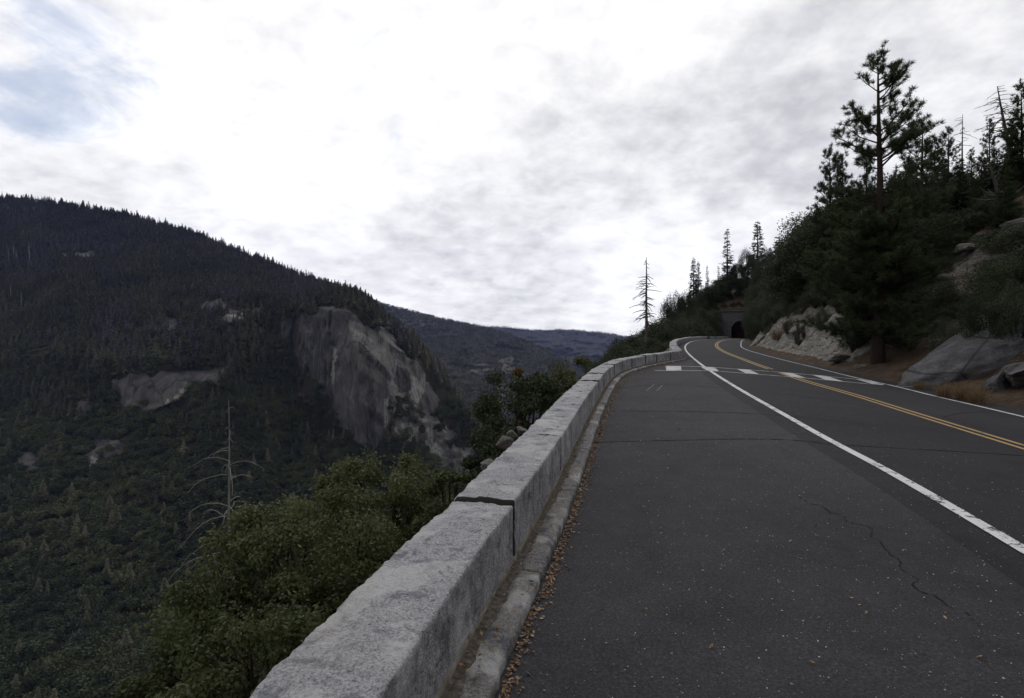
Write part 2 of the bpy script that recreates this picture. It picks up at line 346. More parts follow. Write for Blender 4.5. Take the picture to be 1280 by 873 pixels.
mtn_mat = mountain_mat('mountain_ground', (.018,.020,.011), (.045,.036,.024), (.034,.032,.031), (.098,.093,.090), (.19,.182,.172))
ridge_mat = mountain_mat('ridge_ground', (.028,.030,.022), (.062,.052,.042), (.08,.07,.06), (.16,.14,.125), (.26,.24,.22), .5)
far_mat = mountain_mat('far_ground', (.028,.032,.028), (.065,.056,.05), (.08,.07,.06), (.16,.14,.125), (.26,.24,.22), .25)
leaf_litter = M('leaf_litter', 0.9, 0.1); leaf_litter.color(leaf_litter.ramp(leaf_litter.noise(35, 2), [(0.3, (.07,.042,.026)), (0.5, (.17,.105,.06)), (0.7, (.36,.28,.20))])); leaf_litter = leaf_litter.m
tunnel_mat = rock_mat('tunnel_lining', (.07,.018,.012), (.16,.045,.03), (.24,.08,.055), sc=.6)  # reddish glow inside the tunnel put into the lining colour
def masonry():
    m = M('portal_masonry', .9, .2); b = m.t.nodes.new('ShaderNodeTexBrick'); b.inputs['Scale'].default_value = 1.0
    b.inputs['Brick Width'].default_value = 1.1; b.inputs['Row Height'].default_value = .55; b.inputs['Mortar Size'].default_value = .03
    b.inputs['Color1'].default_value = (.065,.065,.07,1); b.inputs['Color2'].default_value = (.11,.105,.108,1); b.inputs['Mortar'].default_value = (.05,.05,.05,1)
    m.L(m.mapv((1,1,1), 'Object', (R(90),0,0)), b.inputs['Vector']); n = m.noise(1.2, 6, .65)
    m.color(m.mix(.6, b.outputs['Color'], m.ramp(n, [(.3, .35), (.7, 1.3)]), 'MULTIPLY')); m.bump(m.math('ADD', n, b.outputs['Fac']), .06, .7); return m.m
portal_mat = masonry()

# ------------------------------------------------------------------ road geometry from the photograph
ZC = Curve([-40, 0, 10, 22, 40, 62, 80, 100, 150, 220, 300], [-1.0, 0, .25, .55, 1.0, 1.44, 1.74, 2.0, 2.4, 2.94, 3.5])
def ray(px, py, Y): return np.array([(px-HX)/F*Y, Y, EYE+(HY-py)/F*Y])
YS = np.concatenate([np.arange(1.2, 60, .02), np.arange(60, 240, .1)])
def unproj(px, py, zf):
    X = (px-HX)/F*YS; g = zf(X, YS)-(EYE+(HY-py)/F*YS); k = np.argmax(g > 0)
    if g[k] <= 0: k = len(YS)-1
    return np.array([X[k], YS[k]])
wl = [(1280,688),(1179,629),(1107.5,588),(1043,554),(982,519.6),(928,489),(888,464),(867,448.3),(857.5,438.5)]
WLP = np.array([unproj(a, b, lambda X, Y: ZC(Y)) for a, b in wl])
XW = Curve(list(WLP[:,1])+[62, 80, 100, 150, 220, 260], list(WLP[:,0])+[19.1, 25.5, 33.6, 55.0, 85.0, 102.0])
def cross(Y): return .05*(1-smooth(Y, 60, 130)*.6)
def zroad(X, Y):
    X = np.asarray(X, float); Y = np.asarray(Y, float); return ZC(Y)-cross(Y)*np.clip(X-XW(Y), 0, 9)
rl = [(1273,520),(1223,508.2),(1174,497),(1125,484.7),(1071,472.8),(1022,460.6),(982,451.0),(960,445.3),(939,439.5)]
RLP = np.array([unproj(a, b, zroad) for a, b in rl])
XR = Curve([-20, 2]+list(RLP[:,1])+[80, 100, 150, 220, 260], [7.6, 9.0]+list(RLP[:,0])+[32.2, 40.4, 61.8, 91.7, 108.7])
yl = [(1276,558.5),(1181.6,529.5),(1130,513.5),(1081,498),(1001,475),(973,465),(956,459.5),(929.4,449.6),(912,443)]
YLP = np.array([unproj(a, b, zroad) for a, b in yl])
XY_ = Curve(list(YLP[:,1])+[70, 85, 100, 150, 220, 260], list(YLP[:,0])+[25.2, 31.0, 37.2, 58.5, 88.4, 105.4])
print('WL', WLP.round(2).tolist()); print('RL', RLP.round(2).tolist()); print('YL', YLP.round(2).tolist())

# wall line: inner top edge
WT = .48
wi = [(487,852),(546,763),(609,673),(644,630),(702,548),(737,490),(765,455.5),(790,447.5),(830,441.5),(853,438.6)]
WIP = np.array([unproj(a, b, lambda X, Y: ZC(Y)+WT) for a, b in wi])
d0 = WIP[1]-WIP[0]; WIP = np.vstack([WIP[0]-d0*6, WIP[0]-d0*2, WIP])
print('WALL', WIP.round(2).tolist())
def resample(P, step, it=3):
    P = np.asarray(P, float)
    for _ in range(it):
        Q = np.empty((2*len(P)-2, 2)); Q[0::2] = P[:-1]*.75+P[1:]*.25; Q[1::2] = P[:-1]*.25+P[1:]*.75
        P = np.vstack([P[:1], Q, P[-1:]])
    L = np.concatenate([[0], np.cumsum(np.linalg.norm(np.diff(P, axis=0), axis=1))]); n = max(2, int(L[-1]/step)+1); q = np.linspace(0, L[-1], n)
    return np.stack([np.interp(q, L, P[:,0]), np.interp(q, L, P[:,1])], 1), q
W1, S1 = resample(WIP, .03)
w2 = [np.array([WIP[-1,0]+.12, WIP[-1,1]+.45])]+[np.array([float(XW(y))-o, y]) for y, o in ((34,.75),(38,.72),(44,.7),(52,.7),(62,.65),(80,.65),(100,.7),(130,.7),(170,.8),(214,.9))]
W2, S2 = resample(np.array(w2), .15)
left_edge = np.vstack([W1[::10], W2[::6]])                       # the brink, near to far

# ------------------------------------------------------------------ terrain function
LT = np.array([80.,219.]); 
hillL = np.array([(float(XR(y))+.9, y) for y in (-60,-20,-5,2,5,8,11,14,17,20,24,28,32,37,42,50,60,70,80,90,100,120,140,160,180,200,216)])
hillL = np.vstack([hillL, [(91,220.5),(80,221.5),(73,228),(68,238),(67,256),(74,290),(95,350),(130,440)]])
valL = np.vstack([left_edge[::4], [(78,221.5),(72,228),(67,238),(66,256),(73,290),(94,350),(129,440)]])
def sdist(P, L):
    A = L[:-1]; B = L[1:]-A; best = np.full(len(P), 1e9); sg = np.zeros(len(P))
    for a, b in zip(A, B):
        w = P-a; t = np.clip((w@b)/(b@b), 0, 1); d = w-t[:,None]*b; q = np.hypot(d[:,0], d[:,1]); c = b[0]*w[:,1]-b[1]*w[:,0]
        k = q < best-1e-9; best[k] = q[k]; sg[k] = np.sign(c[k])
    return best*sg                                               # left of the line positive
def ground(X, Y, detail=True):
    X = np.atleast_1d(np.asarray(X, float)); Y = np.atleast_1d(np.asarray(Y, float)); P = np.stack([X, Y], 1)
    s = -sdist(P, hillL); v = sdist(P, valL)
    s = np.maximum(s, 0); v = np.maximum(v, 0)
    nose = smooth(Y, 214, 219)*(1-smooth(Y, 245, 300))
    base = np.where(X > XW(Y), zroad(np.minimum(X, XR(Y)+.9), Y), ZC(Y)); base = np.where(Y > 230, 2.9, base)
    hill = np.where(s < 1.8, .33*s, .6+.64*(s-1.8)); hill = np.where(s > 17, .6+.64*15.2+.27*(s-17), hill); hill = np.where(s > 60, .6+.64*15.2+.27*43+.04*(s-60), hill)
    bankf = smooth(Y, 25.5, 31)*(1-smooth(Y, 85, 120)); hill = hill+bankf*1.7*smooth(s, .3, 3.2)
    cut = np.minimum(s*3.2, 10)*nose; hill = np.maximum(hill, cut+.5*s*nose)
    val = .12*np.minimum(v, .8)+np.where(v > .8, (v-.8)*1.0, 0); val = np.where(v > 60, 59.3+.78*(v-60), val)
    z = base+hill-val
    if detail:
        Q = np.stack([X, Y, z*0], 1); a = smooth(s, .6, 3); near = 1-smooth(Y, 70, 140)*.4
        rel = .30*fbm(Q, .55, 4, 5)+.55*fbm(Q, .13, 3, 9)+.5*np.maximum(0, ridged(Q@np.array([[.8,-.6,0],[.6,.8,0],[0,0,1]])*np.array([1,.35,1]), .45, 4, 3)-1.0)
        K = np.stack([X*.9+Y*.3, Y*.85-X*.25, (X-Y)*.1], 1); blk = fbm(K, .42, 3, 71)*2.6; fr = blk-np.floor(blk); blk = (np.floor(blk)+smooth(fr, .62, 1.0))/2.6
        blk2 = fbm(K*np.array([1,2.2,1]), 1.3, 3, 75)*2.2; fr = blk2-np.floor(blk2); blk2 = (np.floor(blk2)+smooth(fr, .6, 1.0))/2.2
        z = z+bankf*smooth(s, .4, 1.6)*(1-smooth(s, 9, 14))*(.45*blk+.30*blk2)
        z = z+a*rel*near*np.minimum(1, .25+s*.1)+smooth(s, 8, 40)*2.5*fbm(Q, .03, 3, 2)
        z = z+smooth(v, 1, 8)*(.6*fbm(Q, .3, 4, 6))+smooth(v, 10, 60)*5*fbm(Q, .02, 3, 8)
        z = z+.05*fbm(Q, 2.2, 3, 12)*smooth(s, 0, .5)
    return np.maximum(z, -335)
def rockmask(X, Y, s):
    Q = np.stack([X, Y, X*0], 1); n = fbm(Q, .16, 4, 21)
    r = smooth(Y, 26, 30)*(1-smooth(Y, 80, 100))*smooth(s, .25, .9)*(1-smooth(s, 7, 11))*1.0
    r = r+.16*smooth(s, 1, 3)+.40*n*smooth(s, 1, 3)
    r = r+np.exp(-(((X-23.0)/2.6)**2+((Y-30.0)/1.6)**2))*.9      # pale ledge among the bushes right of the pine
    return np.clip(r*smooth(s, .2, .8), 0, 1)

# near hillside right of the road
yr = np.concatenate([np.arange(-60, 4, 4.), np.arange(4, 40, .22), np.arange(40, 80, .45), np.arange(80, 216.1, 1.6)]); yr[-1] = 216.0
sr = np.concatenate([[0.9], .9+np.cumsum(np.concatenate([np.full(40, .14), np.full(50, .25), np.geomspace(.3, 9, 48)]))])
Yg, Sg = np.meshgrid(yr, sr, indexing='ij'); Xg = XR(Yg)+Sg; z = ground(Xg.ravel(), Yg.ravel())
sg_ = -sdist(np.stack([Xg.ravel(), Yg.ravel()], 1), hillL)
hill_me = mesh_np('hillside', np.stack([Xg.ravel(), Yg.ravel(), z], 1), [gridfaces(*Xg.shape)], [hill_mat], True, attrs={'rock': rockmask(Xg.ravel(), Yg.ravel(), sg_)})
struct('hillside', hill_me)
# drop to the left of the wall
brink = np.vstack([W1[::12], W2[::10]]); br_n = np.gradient(brink, axis=0); br_n /= np.linalg.norm(br_n, axis=1, keepdims=True)
leftn = np.stack([-br_n[:,1], br_n[:,0]], 1)
for _ in range(6): leftn[1:-1] = (leftn[:-2]+leftn[1:-1]*2+leftn[2:])/4
leftn = leftn/np.linalg.norm(leftn, axis=1, keepdims=True)
dd = np.concatenate([[.44], .44+np.cumsum(np.geomspace(.2, 34, 46))])
# fan directions smoothly outwards with distance so that the sheet never folds
far_dir = np.array([-.93, .36]); 
fl = smooth(dd, 1, 40)[None,:,None]; dirs = leftn[:,None]*(1-fl)+far_dir*fl; dirs /= np.linalg.norm(dirs, axis=2, keepdims=True)
Pd = brink[:,None]+dirs*dd[None,:,None]; zz_ = ground(Pd[...,0].ravel(), Pd[...,1].ravel()).reshape(Pd.shape[:2])
zz_[:,0] = ZC(Pd[:,0,1])-.1
struct('slope', mesh_np('slope', np.stack([Pd[...,0].ravel(), Pd[...,1].ravel(), zz_.ravel()], 1), [gridfaces(*Pd.shape[:2])], [hill_mat], True, attrs={'rock': np.full(zz_.size, .22)}))
# the spur the tunnel goes through
xs = np.concatenate([np.arange(-60, 60, 2.5), np.arange(60, 120, .8), np.arange(120, 420, 6)]); ys = np.concatenate([np.arange(216, 236, .7), np.arange(236, 440, 5)])
Xn, Yn = np.meshgrid(xs, ys, indexing='ij'); zn = ground(Xn.ravel(), Yn.ravel()).reshape(Xn.shape)
fc = gridfaces(*Xn.shape); cen = np.stack([Xn.ravel(), Yn.ravel(), zn.ravel()], 1)[fc].mean(1)
road_c = (XW(cen[:,1])+XR(cen[:,1]))/2; keep = ~((np.abs(cen[:,0]-road_c) < 3.9) & (cen[:,1] < 222.6) & (cen[:,2] < 11.5))
struct('spur', mesh_np('spur', np.stack([Xn.ravel(), Yn.ravel(), zn.ravel()], 1), [fc[keep][:, ::-1]], [hill_mat], True, attrs={'rock': np.full(zn.size, .2)}))
# ground sheet to the horizon (valley floor)
gx = np.linspace(-7000, 7000, 60); gy = np.linspace(-3000, 9600, 60); GX, GY = np.meshgrid(gx, gy, indexing='ij')
struct('valley_floor', mesh_np('valley_floor', np.stack([GX.ravel(), GY.ravel(), np.full(GX.size, -345.)], 1), [gridfaces(60, 60)[:, ::-1]], [mtn_mat], attrs={'rock': np.zeros(GX.size), 'pale': np.zeros(GX.size)}))

# ------------------------------------------------------------------ far slopes: columns of (py, distance) seen from the overlook
def slope_mesh(name, cols, skyl, pxs, nt, bottom, mat, seed, rockf, palef, relief=.03, back=900, cliff=None):
    cx = np.array([c[0] for c in cols], float); SK = Curve(*zip(*skyl))
    tt = np.linspace(0, 1, nt)**.9; T = np.empty((len(pxs), nt)); D = T.copy(); PY = T.copy()
    sk = SK(pxs)
    for i, px in enumerate(pxs):
        py = bottom+(sk[i]-bottom)*tt; PY[i] = py; k = int(np.clip(np.searchsorted(cx, px)-1, 0, len(cx)-2)); w = np.clip((px-cx[k])/(cx[k+1]-cx[k]), 0, 1); w = w*w*(3-2*w)*.5+w*.5
        ds = []
        for c in (cols[k], cols[k+1]):
            s0 = float(SK(c[0])); pyc = bottom+(s0-bottom)*tt; q = sorted(c[1]); ds.append(np.interp(pyc, [a for a, _ in q], [b for _, b in q]))
        D[i] = ds[0]*(1-w)+ds[1]*w
    PX = np.repeat(pxs[:,None], nt, 1)
    def pos(D): return np.stack([(PX-HX)/F*D, D, EYE+(HY-PY)/F*D], -1)
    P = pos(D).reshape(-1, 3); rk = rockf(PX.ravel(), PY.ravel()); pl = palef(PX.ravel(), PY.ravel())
    Q = P*np.array([1, .7, .9]); n = fbm(Q, 1/260., 5, seed)*relief+fbm(P*np.array([1,1,.25]), 1/55., 4, seed+5)*relief*.32*(.4+rk)
    n += rk*np.abs(fbm(P*np.array([1,1,.18]), 1/48., 4, seed+9))*relief*.25+rk*fbm(P@np.array([[.8,0,.6],[0,1,0],[-.6,0,.8]])*np.array([.25,1,1.]), 1/40., 4, seed+15)*relief*.22
    edge = (1-smooth(tt, .93, 1)*.5)[None].repeat(len(pxs), 0).ravel()
    D2 = D*(1+(n*edge).reshape(D.shape)); P = pos(D2)
    # far side of the crest, falling away
    rows = [P]; last = P[:, -1]
    for k in range(1, 7):
        b = last.copy(); f = k/6.; b[:,1] += back*f; b[:,0] += back*f*((pxs-HX)/F)*1.0; b[:,2] -= back*(.08*f+.35*f*f); rows.append(b[:,None])
    Pall = np.concatenate(rows, 1); nr = Pall.shape[1]
    ext = lambda a: np.concatenate([a.reshape(len(pxs), nt), np.zeros((len(pxs), nr-nt))], 1).ravel()
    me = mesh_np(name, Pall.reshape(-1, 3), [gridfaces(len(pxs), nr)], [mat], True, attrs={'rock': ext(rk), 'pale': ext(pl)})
    struct(name, me)
    return Pall, ext(rk).reshape(len(pxs), nr), np.concatenate([PX, np.repeat(pxs[:,None], 6, 1)], 1), np.concatenate([PY, np.repeat(sk[:,None], 6, 1)], 1), nt
def inpoly(x, y, poly):
    poly = np.array(poly, float); r = np.zeros(len(x), bool); j = len(poly)-1
    for i in range(len(poly)):
        xi, yi = poly[i]; xj, yj = poly[j]; r ^= ((yi > y) != (yj > y)) & (x < (xj-xi)*(y-yi)/(yj-yi+1e-9)+xi); j = i
    return r
def polymask(x, y, poly, jit=4, seed=0):
    Q = np.stack([x, y, x*0], 1); return inpoly(x+jit*fbm(Q, .09, 3, seed), y+jit*fbm(Q, .09, 3, seed+3), poly).astype(float)
sky1 = [(-420,262),(-250,240),(-120,243),(0,249),(40,251),(100,260),(160,271),(220,288),(260,301),(300,316),(340,333),(400,355),(425,362),(448,371),(462,381),(478,396),(500,414),(522,432),(545,458),(565,488),(590,530),(615,572),(650,640),(700,720)]
cols1 = [(-420,[(1000,420),(850,520),(650,720),(500,930),(427,1120),(330,1500),(200,2000)]),
 (0,[(1000,400),(850,480),(650,670),(540,820),(427,1080),(330,1500),(249,2000)]),
 (130,[(1000,400),(850,480),(650,670),(516,840),(458,862),(427,1000),(340,1480),(270,1950)]),
 (215,[(1000,400),(850,480),(650,670),(510,835),(458,858),(420,1000),(340,1480),(285,1900)]),
 (285,[(1000,400),(850,480),(650,680),(495,850),(462,880),(410,1010),(380,1110),(310,1820)]),
 (340,[(1000,420),(850,500),(650,700),(520,890),(470,960),(420,1060),(385,1120),(333,1750)]),
 (358,[(1000,420),(850,500),(650,715),(545,900),(480,985),(430,1020),(388,1045),(340,1700)]),
 (385,[(1000,430),(850,520),(650,730),(560,880),(520,945),(450,965),(392,985),(375,1250),(350,1680)]),
 (408,[(1000,440),(850,530),(650,750),(560,895),(525,915),(450,930),(388,945),(372,1250),(357,1650)]),
 (420,[(1000,440),(850,530),(650,760),(560,862),(545,868),(450,880),(388,892),(374,1200),(361,1650)]),
 (450,[(1000,450),(850,540),(650,770),(580,850),(562,856),(450,872),(388,890),(380,1050),(371,1450)]),
 (478,[(1000,450),(850,540),(650,780),(580,856),(562,860),(470,872),(412,890),(402,1050),(396,1250)]),
 (488,[(1000,450),(850,540),(650,780),(590,850),(555,872),(500,890),(430,908),(412,1050),(405,1200)]),
 (520,[(1000,450),(850,540),(650,780),(590,850),(530,910),(500,940),(450,955),(438,1050),(430,1150)]),
 (545,[(1000,450),(850,540),(650,790),(600,850),(540,930),(500,985),(470,1005),(458,1090)]),
 (565,[(1000,450),(850,540),(650,790),(600,860),(540,950),(488,1050)]),
 (600,[(1000,450),(850,540),(650,780),(600,860),(548,950)]),
 (650,[(1000,450),(850,540),(700,720),(640,800)]),
 (700,[(1000,450),(850,560),(720,700)])]
big_cliff = [(352,402),(372,392),(410,385),(432,386),(452,402),(478,412),(497,430),(520,455),(540,478),(548,500),(540,520),(515,505),(495,492),(487,520),(478,562),(462,560),(440,545),(420,525),(405,500),(392,470),(360,440)]
small_cliff = [(140,478),(165,470),(205,466),(235,462),(270,457),(287,462),(280,482),(240,484),(225,498),(205,508),(170,514),(150,508),(140,495)]
talus = [(487,500),(515,508),(545,520),(570,545),(600,570),(612,600),(560,590),(520,560),(485,545)]
other = [[(278,393),(300,386),(335,384),(330,392),(300,402),(282,404)],[(240,384),(275,376),(285,384),(262,394),(250,402),(242,395)],[(105,552),(130,545),(160,558),(150,575),(125,580),(118,600),(106,590)],[(20,570),(35,563),(50,572),(45,590),(25,592)],[(-5,560),(8,560),(10,575),(-5,577)],[(64,323),(85,316),(118,316),(132,324),(100,327)],[(95,500),(112,505),(112,524),(96,522)],[(205,395),(222,400),(220,415),(208,410)]]
def rock1(x, y):
    r = polymask(x, y, big_cliff, 5, 1)+polymask(x, y, small_cliff, 4, 2)
    Q = np.stack([x, y, x*0], 1); t = polymask(x, y, talus, 6, 3)*np.clip(.64+.55*fbm(Q, .11, 4, 31), 0, 1); r = np.maximum(r, t)
    for k, p in enumerate(other): r = np.maximum(r, polymask(x, y, p, 4, 10+k)*np.clip(.75+.5*fbm(Q, .12, 3, 44), 0, 1))
    return np.clip(r, 0, 1)
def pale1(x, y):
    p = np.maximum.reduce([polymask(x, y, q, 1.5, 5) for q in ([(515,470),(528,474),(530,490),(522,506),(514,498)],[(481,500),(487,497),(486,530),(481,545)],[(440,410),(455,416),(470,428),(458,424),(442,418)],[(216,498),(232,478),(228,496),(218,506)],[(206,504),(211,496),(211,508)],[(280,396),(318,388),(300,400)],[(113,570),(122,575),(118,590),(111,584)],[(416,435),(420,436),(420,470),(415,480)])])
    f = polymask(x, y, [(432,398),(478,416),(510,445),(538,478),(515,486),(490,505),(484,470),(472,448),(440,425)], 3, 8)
    d = np.maximum.reduce([polymask(x, y, [(345,400),(414,386),(424,400),(419,440),(406,505),(360,440)], 3, 9)*.75, polymask(x, y, [(459,488),(469,486),(470,566),(458,562)], 1.2, 9)*.9, polymask(x, y, [(449,428),(470,448),(492,470),(489,477),(466,458),(447,438)], 1.5, 9)*.9, polymask(x, y, [(497,455),(509,462),(514,486),(500,492),(494,475)], 2, 9)*.8])  # dark rock stain, with recess and crack shade painted into the colour
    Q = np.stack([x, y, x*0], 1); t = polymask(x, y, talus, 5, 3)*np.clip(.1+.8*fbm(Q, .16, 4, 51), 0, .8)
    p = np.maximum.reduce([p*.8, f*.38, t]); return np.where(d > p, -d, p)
px1 = np.unique(np.concatenate([np.linspace(-420, 0, 90), np.linspace(0, 700, 420)]))
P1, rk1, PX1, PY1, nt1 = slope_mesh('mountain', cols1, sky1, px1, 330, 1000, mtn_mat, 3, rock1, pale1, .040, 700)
sky2 = [(330,360),(400,356),(440,366),(480,381),(520,391),(560,401),(600,410),(640,421),(680,438),(720,462),(760,495),(800,530)]
cols2 = [(330,[(700,1150),(560,1500),(450,2200),(400,3000),(350,4200)]),(520,[(700,1050),(600,1200),(500,1700),(450,2400),(420,3200),(388,4300)]),(640,[(700,1000),(600,1250),(500,1900),(460,2500),(419,3600)]),(800,[(700,1000),(600,1300),(530,1800)])]
def rock2(x, y):
    Q = np.stack([x, y, x*0], 1); return np.clip(-.05+.75*fbm(Q*np.array([.6,1.6,1]), .05, 4, 61), 0, .62)
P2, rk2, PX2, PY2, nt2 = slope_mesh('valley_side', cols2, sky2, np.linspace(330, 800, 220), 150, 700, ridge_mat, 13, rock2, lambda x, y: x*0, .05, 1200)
sky3 = [(440,392),(520,398),(571,402),(600,408),(634,410),(678,413.5),(700,412.5),(724,414),(752,416.5),(775,420),(800,424),(860,433),(980,440),(1100,436)]
cols3 = [(440,[(560,3300),(470,4600),(430,5600),(400,7000)]),(700,[(560,2600),(490,3600),(450,5000),(430,6200),(412,7600)]),(1100,[(560,2600),(490,3600),(450,5600),(436,7600)])]
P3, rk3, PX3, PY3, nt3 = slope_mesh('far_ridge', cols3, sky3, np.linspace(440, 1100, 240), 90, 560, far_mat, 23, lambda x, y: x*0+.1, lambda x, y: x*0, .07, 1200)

# ------------------------------------------------------------------ forests on the far slopes (masses nobody could count)
def proto_round(seed, nleaf=460, h=1.0):
    rng = np.random.default_rng(seed); g = Geo(); C = []
    for k in range(9):
        a = rng.uniform(0, 6.28); r = rng.uniform(0, .42); c = np.array([r*np.cos(a), r*np.sin(a), rng.uniform(.35, .85)]); q = rng.uniform(.16, .28)
        C.append(c+rdir(rng, nleaf//9)*q*np.array([1, 1, .8]))
    C = np.concatenate(C); U = rdir(rng, len(C)); W = perp(rng, U); s = rng.uniform(.030, .062, (len(C), 1)); g.quads(C, U*s, W*s); g.tube([(0,0,-.3),(0,0,.6)], [.04, .02], 4); return g
def proto_cone(seed, n=260, thin=1.0):
    rng = np.random.default_rng(seed); g = Geo(); z = rng.uniform(0.05, 1, n)**.85; z = .12+.88*z; rad = .20*thin*(1.03-z)*(.75+.5*rng.random(n)); a = rng.uniform(0, 6.28, n)
    rr = rad*np.sqrt(rng.uniform(.15, 1, n)); C = np.stack([rr*np.cos(a), rr*np.sin(a), z-rr*.25], 1)
    O = np.stack([np.cos(a), np.sin(a), -.35+0*a], 1); U = O*(.028+.05*(1.05-z))[:,None]; W = np.stack([-np.sin(a), np.cos(a), 0*a], 1)*(.018+.03*(1.05-z))[:,None]
    U += rng.normal(size=U.shape)*.012; g.quads(C, U, W); g.tube([(0,0,-.2),(0,0,1.0)], [.016, .003], 4); return g
def proto_snag(seed):
    rng = np.random.default_rng(seed); g = Geo(); g.tube([(0,0,-.1),(.01,0,.5),(.0,.01,1)], [.022, .016, .005], 5)
    for k in range(12):
        z = rng.uniform(.35, .95); a = rng.uniform(0, 6.28); l = rng.uniform(.06, .16)*(1.2-z); g.tube([(0,0,z),(l*np.cos(a), l*np.sin(a), z-.03)], [.006, .002], 3)
    return g
protos = {}
def mkproto(key, g, mat): protos[key] = bpy.data.objects.new('forest_tree', g.mesh('forest_tree', [mat]))
for k in range(3): mkproto('r%d' % k, proto_round(100+k), wood_far)
for k in range(3): mkproto('c%d' % k, proto_cone(200+k, thin=(1, .8, 1.25)[k]), wood_cone)
mkproto('b0', proto_cone(301, 90, .8), wood_burnt_hazed); mkproto('b1', proto_round(302, 90), wood_burnt_hazed); mkproto('s0', proto_snag(400), dead_wood)
def forest(name, label, cat, pts, scl, kind, keys):
    me = bpy.data.meshes.new(name); me.vertices.add(len(pts)); me.vertices.foreach_set('co', np.asarray(pts, np.float32).ravel())
    rng = np.random.default_rng(len(pts))
    a = me.attributes.new('scl', 'FLOAT_VECTOR', 'POINT'); a.data.foreach_set('vector', np.asarray(scl, np.float32).ravel())
    a = me.attributes.new('rot', 'FLOAT', 'POINT'); a.data.foreach_set('value', rng.uniform(0, 6.28, len(pts)).astype(np.float32))
    a = me.attributes.new('tk', 'INT', 'POINT'); a.data.foreach_set('value', np.asarray(kind, np.int32))
    o = link(name, me); o['kind'] = 'stuff'; o['label'] = label; o['category'] = cat
    g = bpy.data.node_groups.new(name, 'GeometryNodeTree'); g.interface.new_socket('Geometry', in_out='INPUT', socket_type='NodeSocketGeometry'); g.interface.new_socket('Geometry', in_out='OUTPUT', socket_type='NodeSocketGeometry')
    gi = g.nodes.new('NodeGroupInput'); go = g.nodes.new('NodeGroupOutput'); join = g.nodes.new('GeometryNodeJoinGeometry'); l = g.links.new
    def na(nm, t):
        n = g.nodes.new('GeometryNodeInputNamedAttribute'); n.data_type = t; n.inputs['Name'].default_value = nm; return n.outputs[0]
    sc_ = na('scl', 'FLOAT_VECTOR'); ro = na('rot', 'FLOAT'); tk = na('tk', 'INT'); cx = g.nodes.new('ShaderNodeCombineXYZ'); l(ro, cx.inputs[2])
    for k, key in enumerate(keys):
        oi = g.nodes.new('GeometryNodeObjectInfo'); oi.inputs['Object'].default_value = protos[key]; oi.inputs['As Instance'].default_value = True
        cp = g.nodes.new('FunctionNodeCompare'); cp.data_type = 'INT'; cp.operation = 'EQUAL'; l(tk, cp.inputs[2]); cp.inputs[3].default_value = k
        ip = g.nodes.new('GeometryNodeInstanceOnPoints'); l(gi.outputs[0], ip.inputs['Points']); l(cp.outputs[0], ip.inputs['Selection']); l(oi.outputs['Geometry'], ip.inputs['Instance'])
        l(cx.outputs[0], ip.inputs['Rotation']); l(sc_, ip.inputs['Scale']); l(ip.outputs[0], join.inputs[0])
    l(join.outputs[0], go.inputs[0]); md = o.modifiers.new('forest', 'NODES'); md.node_group = g; return o
def scatter(P, rk, PX, PY, nt, spacing, seed, maxrk=.35, rows_back=1):
    nr = nt+rows_back; A = P[:-1,:nr-1]; B = P[1:,:nr-1]; C = P[1:,1:nr]; Dq = P[:-1,1:nr]
    n = np.cross(C-A, Dq-B); area = .5*np.linalg.norm(n, axis=-1); flat = .5*np.abs(n[...,2])
    eff = flat*.7+area*.3; rm = (rk[:-1,:nr-1]+rk[1:,1:nr])*.5; eff = eff*(1-.985*smooth(rm, maxrk*.6, maxrk*1.4))
    rng = np.random.default_rng(seed); cnt = rng.poisson(eff/spacing(PX[:-1,:nr-1], PY[:-1,:nr-1])**2)
    i, j = np.nonzero(cnt); rep = cnt[i, j]; i = np.repeat(i, rep); j = np.repeat(j, rep); u = rng.random((len(i), 1)); v = rng.random((len(i), 1))
    p = (P[i,j]*(1-u)+P[i+1,j]*u)*(1-v)+(P[i,j+1]*(1-u)+P[i+1,j+1]*u)*v
    return p, PX[i,j], PY[i,j], rng
def sp1(px, py):
    Q = np.stack([px.ravel(), py.ravel(), px.ravel()*0], 1); n = fbm(Q, .03, 4, 77).reshape(px.shape)
    return 6.4*(1+.35*np.clip(n, -.5, 1))
p, qx, qy, rng = scatter(P1, rk1, PX1, PY1, nt1, sp1, 5)
k_hi = smooth(520-qy+60*fbm(np.stack([qx, qy, qx*0], 1), .02, 3, 8), -40, 120)         # conifers above, oaks below
isc = rng.random(len(p)) < .05+.80*k_hi; bp = rng.random(len(p))
h = np.where(isc, rng.uniform(9, 20, len(p))+rng.random(len(p))**3*14, rng.uniform(7, 14, len(p)))
kind = np.where(isc, 3+rng.integers(0, 3, len(p)), rng.integers(0, 3, len(p))); sn = (bp < .035*k_hi); kind[sn] = 6; h[sn] = rng.uniform(9, 20, sn.sum())
bz = (fbm(np.stack([qx, qy*1.6, qx*0], 1), .022, 4, 91) > .12) & (k_hi > .5) & (rng.random(len(p)) < .65); kind[bz] = 7
w = np.where(isc, h*rng.uniform(.95, 1.6, len(p)), h*rng.uniform(1.05, 1.6, len(p)))
forest('mountain_forest', 'dark forest of oaks and conifers covering the big mountain left of the valley', 'forest', p-np.array([0,0,.6]), np.stack([w, w, h], 1), kind, ['r0','r1','r2','c0','c1','c2','s0','b0'])
print('forest1', len(p))
p, qx, qy, rng = scatter(P2, rk2, PX2, PY2, nt2, lambda a, b: 13.+a*0, 6, .55)
kind = rng.choice([0, 0, 1, 2, 3, 4], len(p)); h = rng.uniform(10, 22, len(p)); w = h*rng.uniform(.8, 1.4, len(p)); kind[(rng.random(len(p)) < .1)] = 5
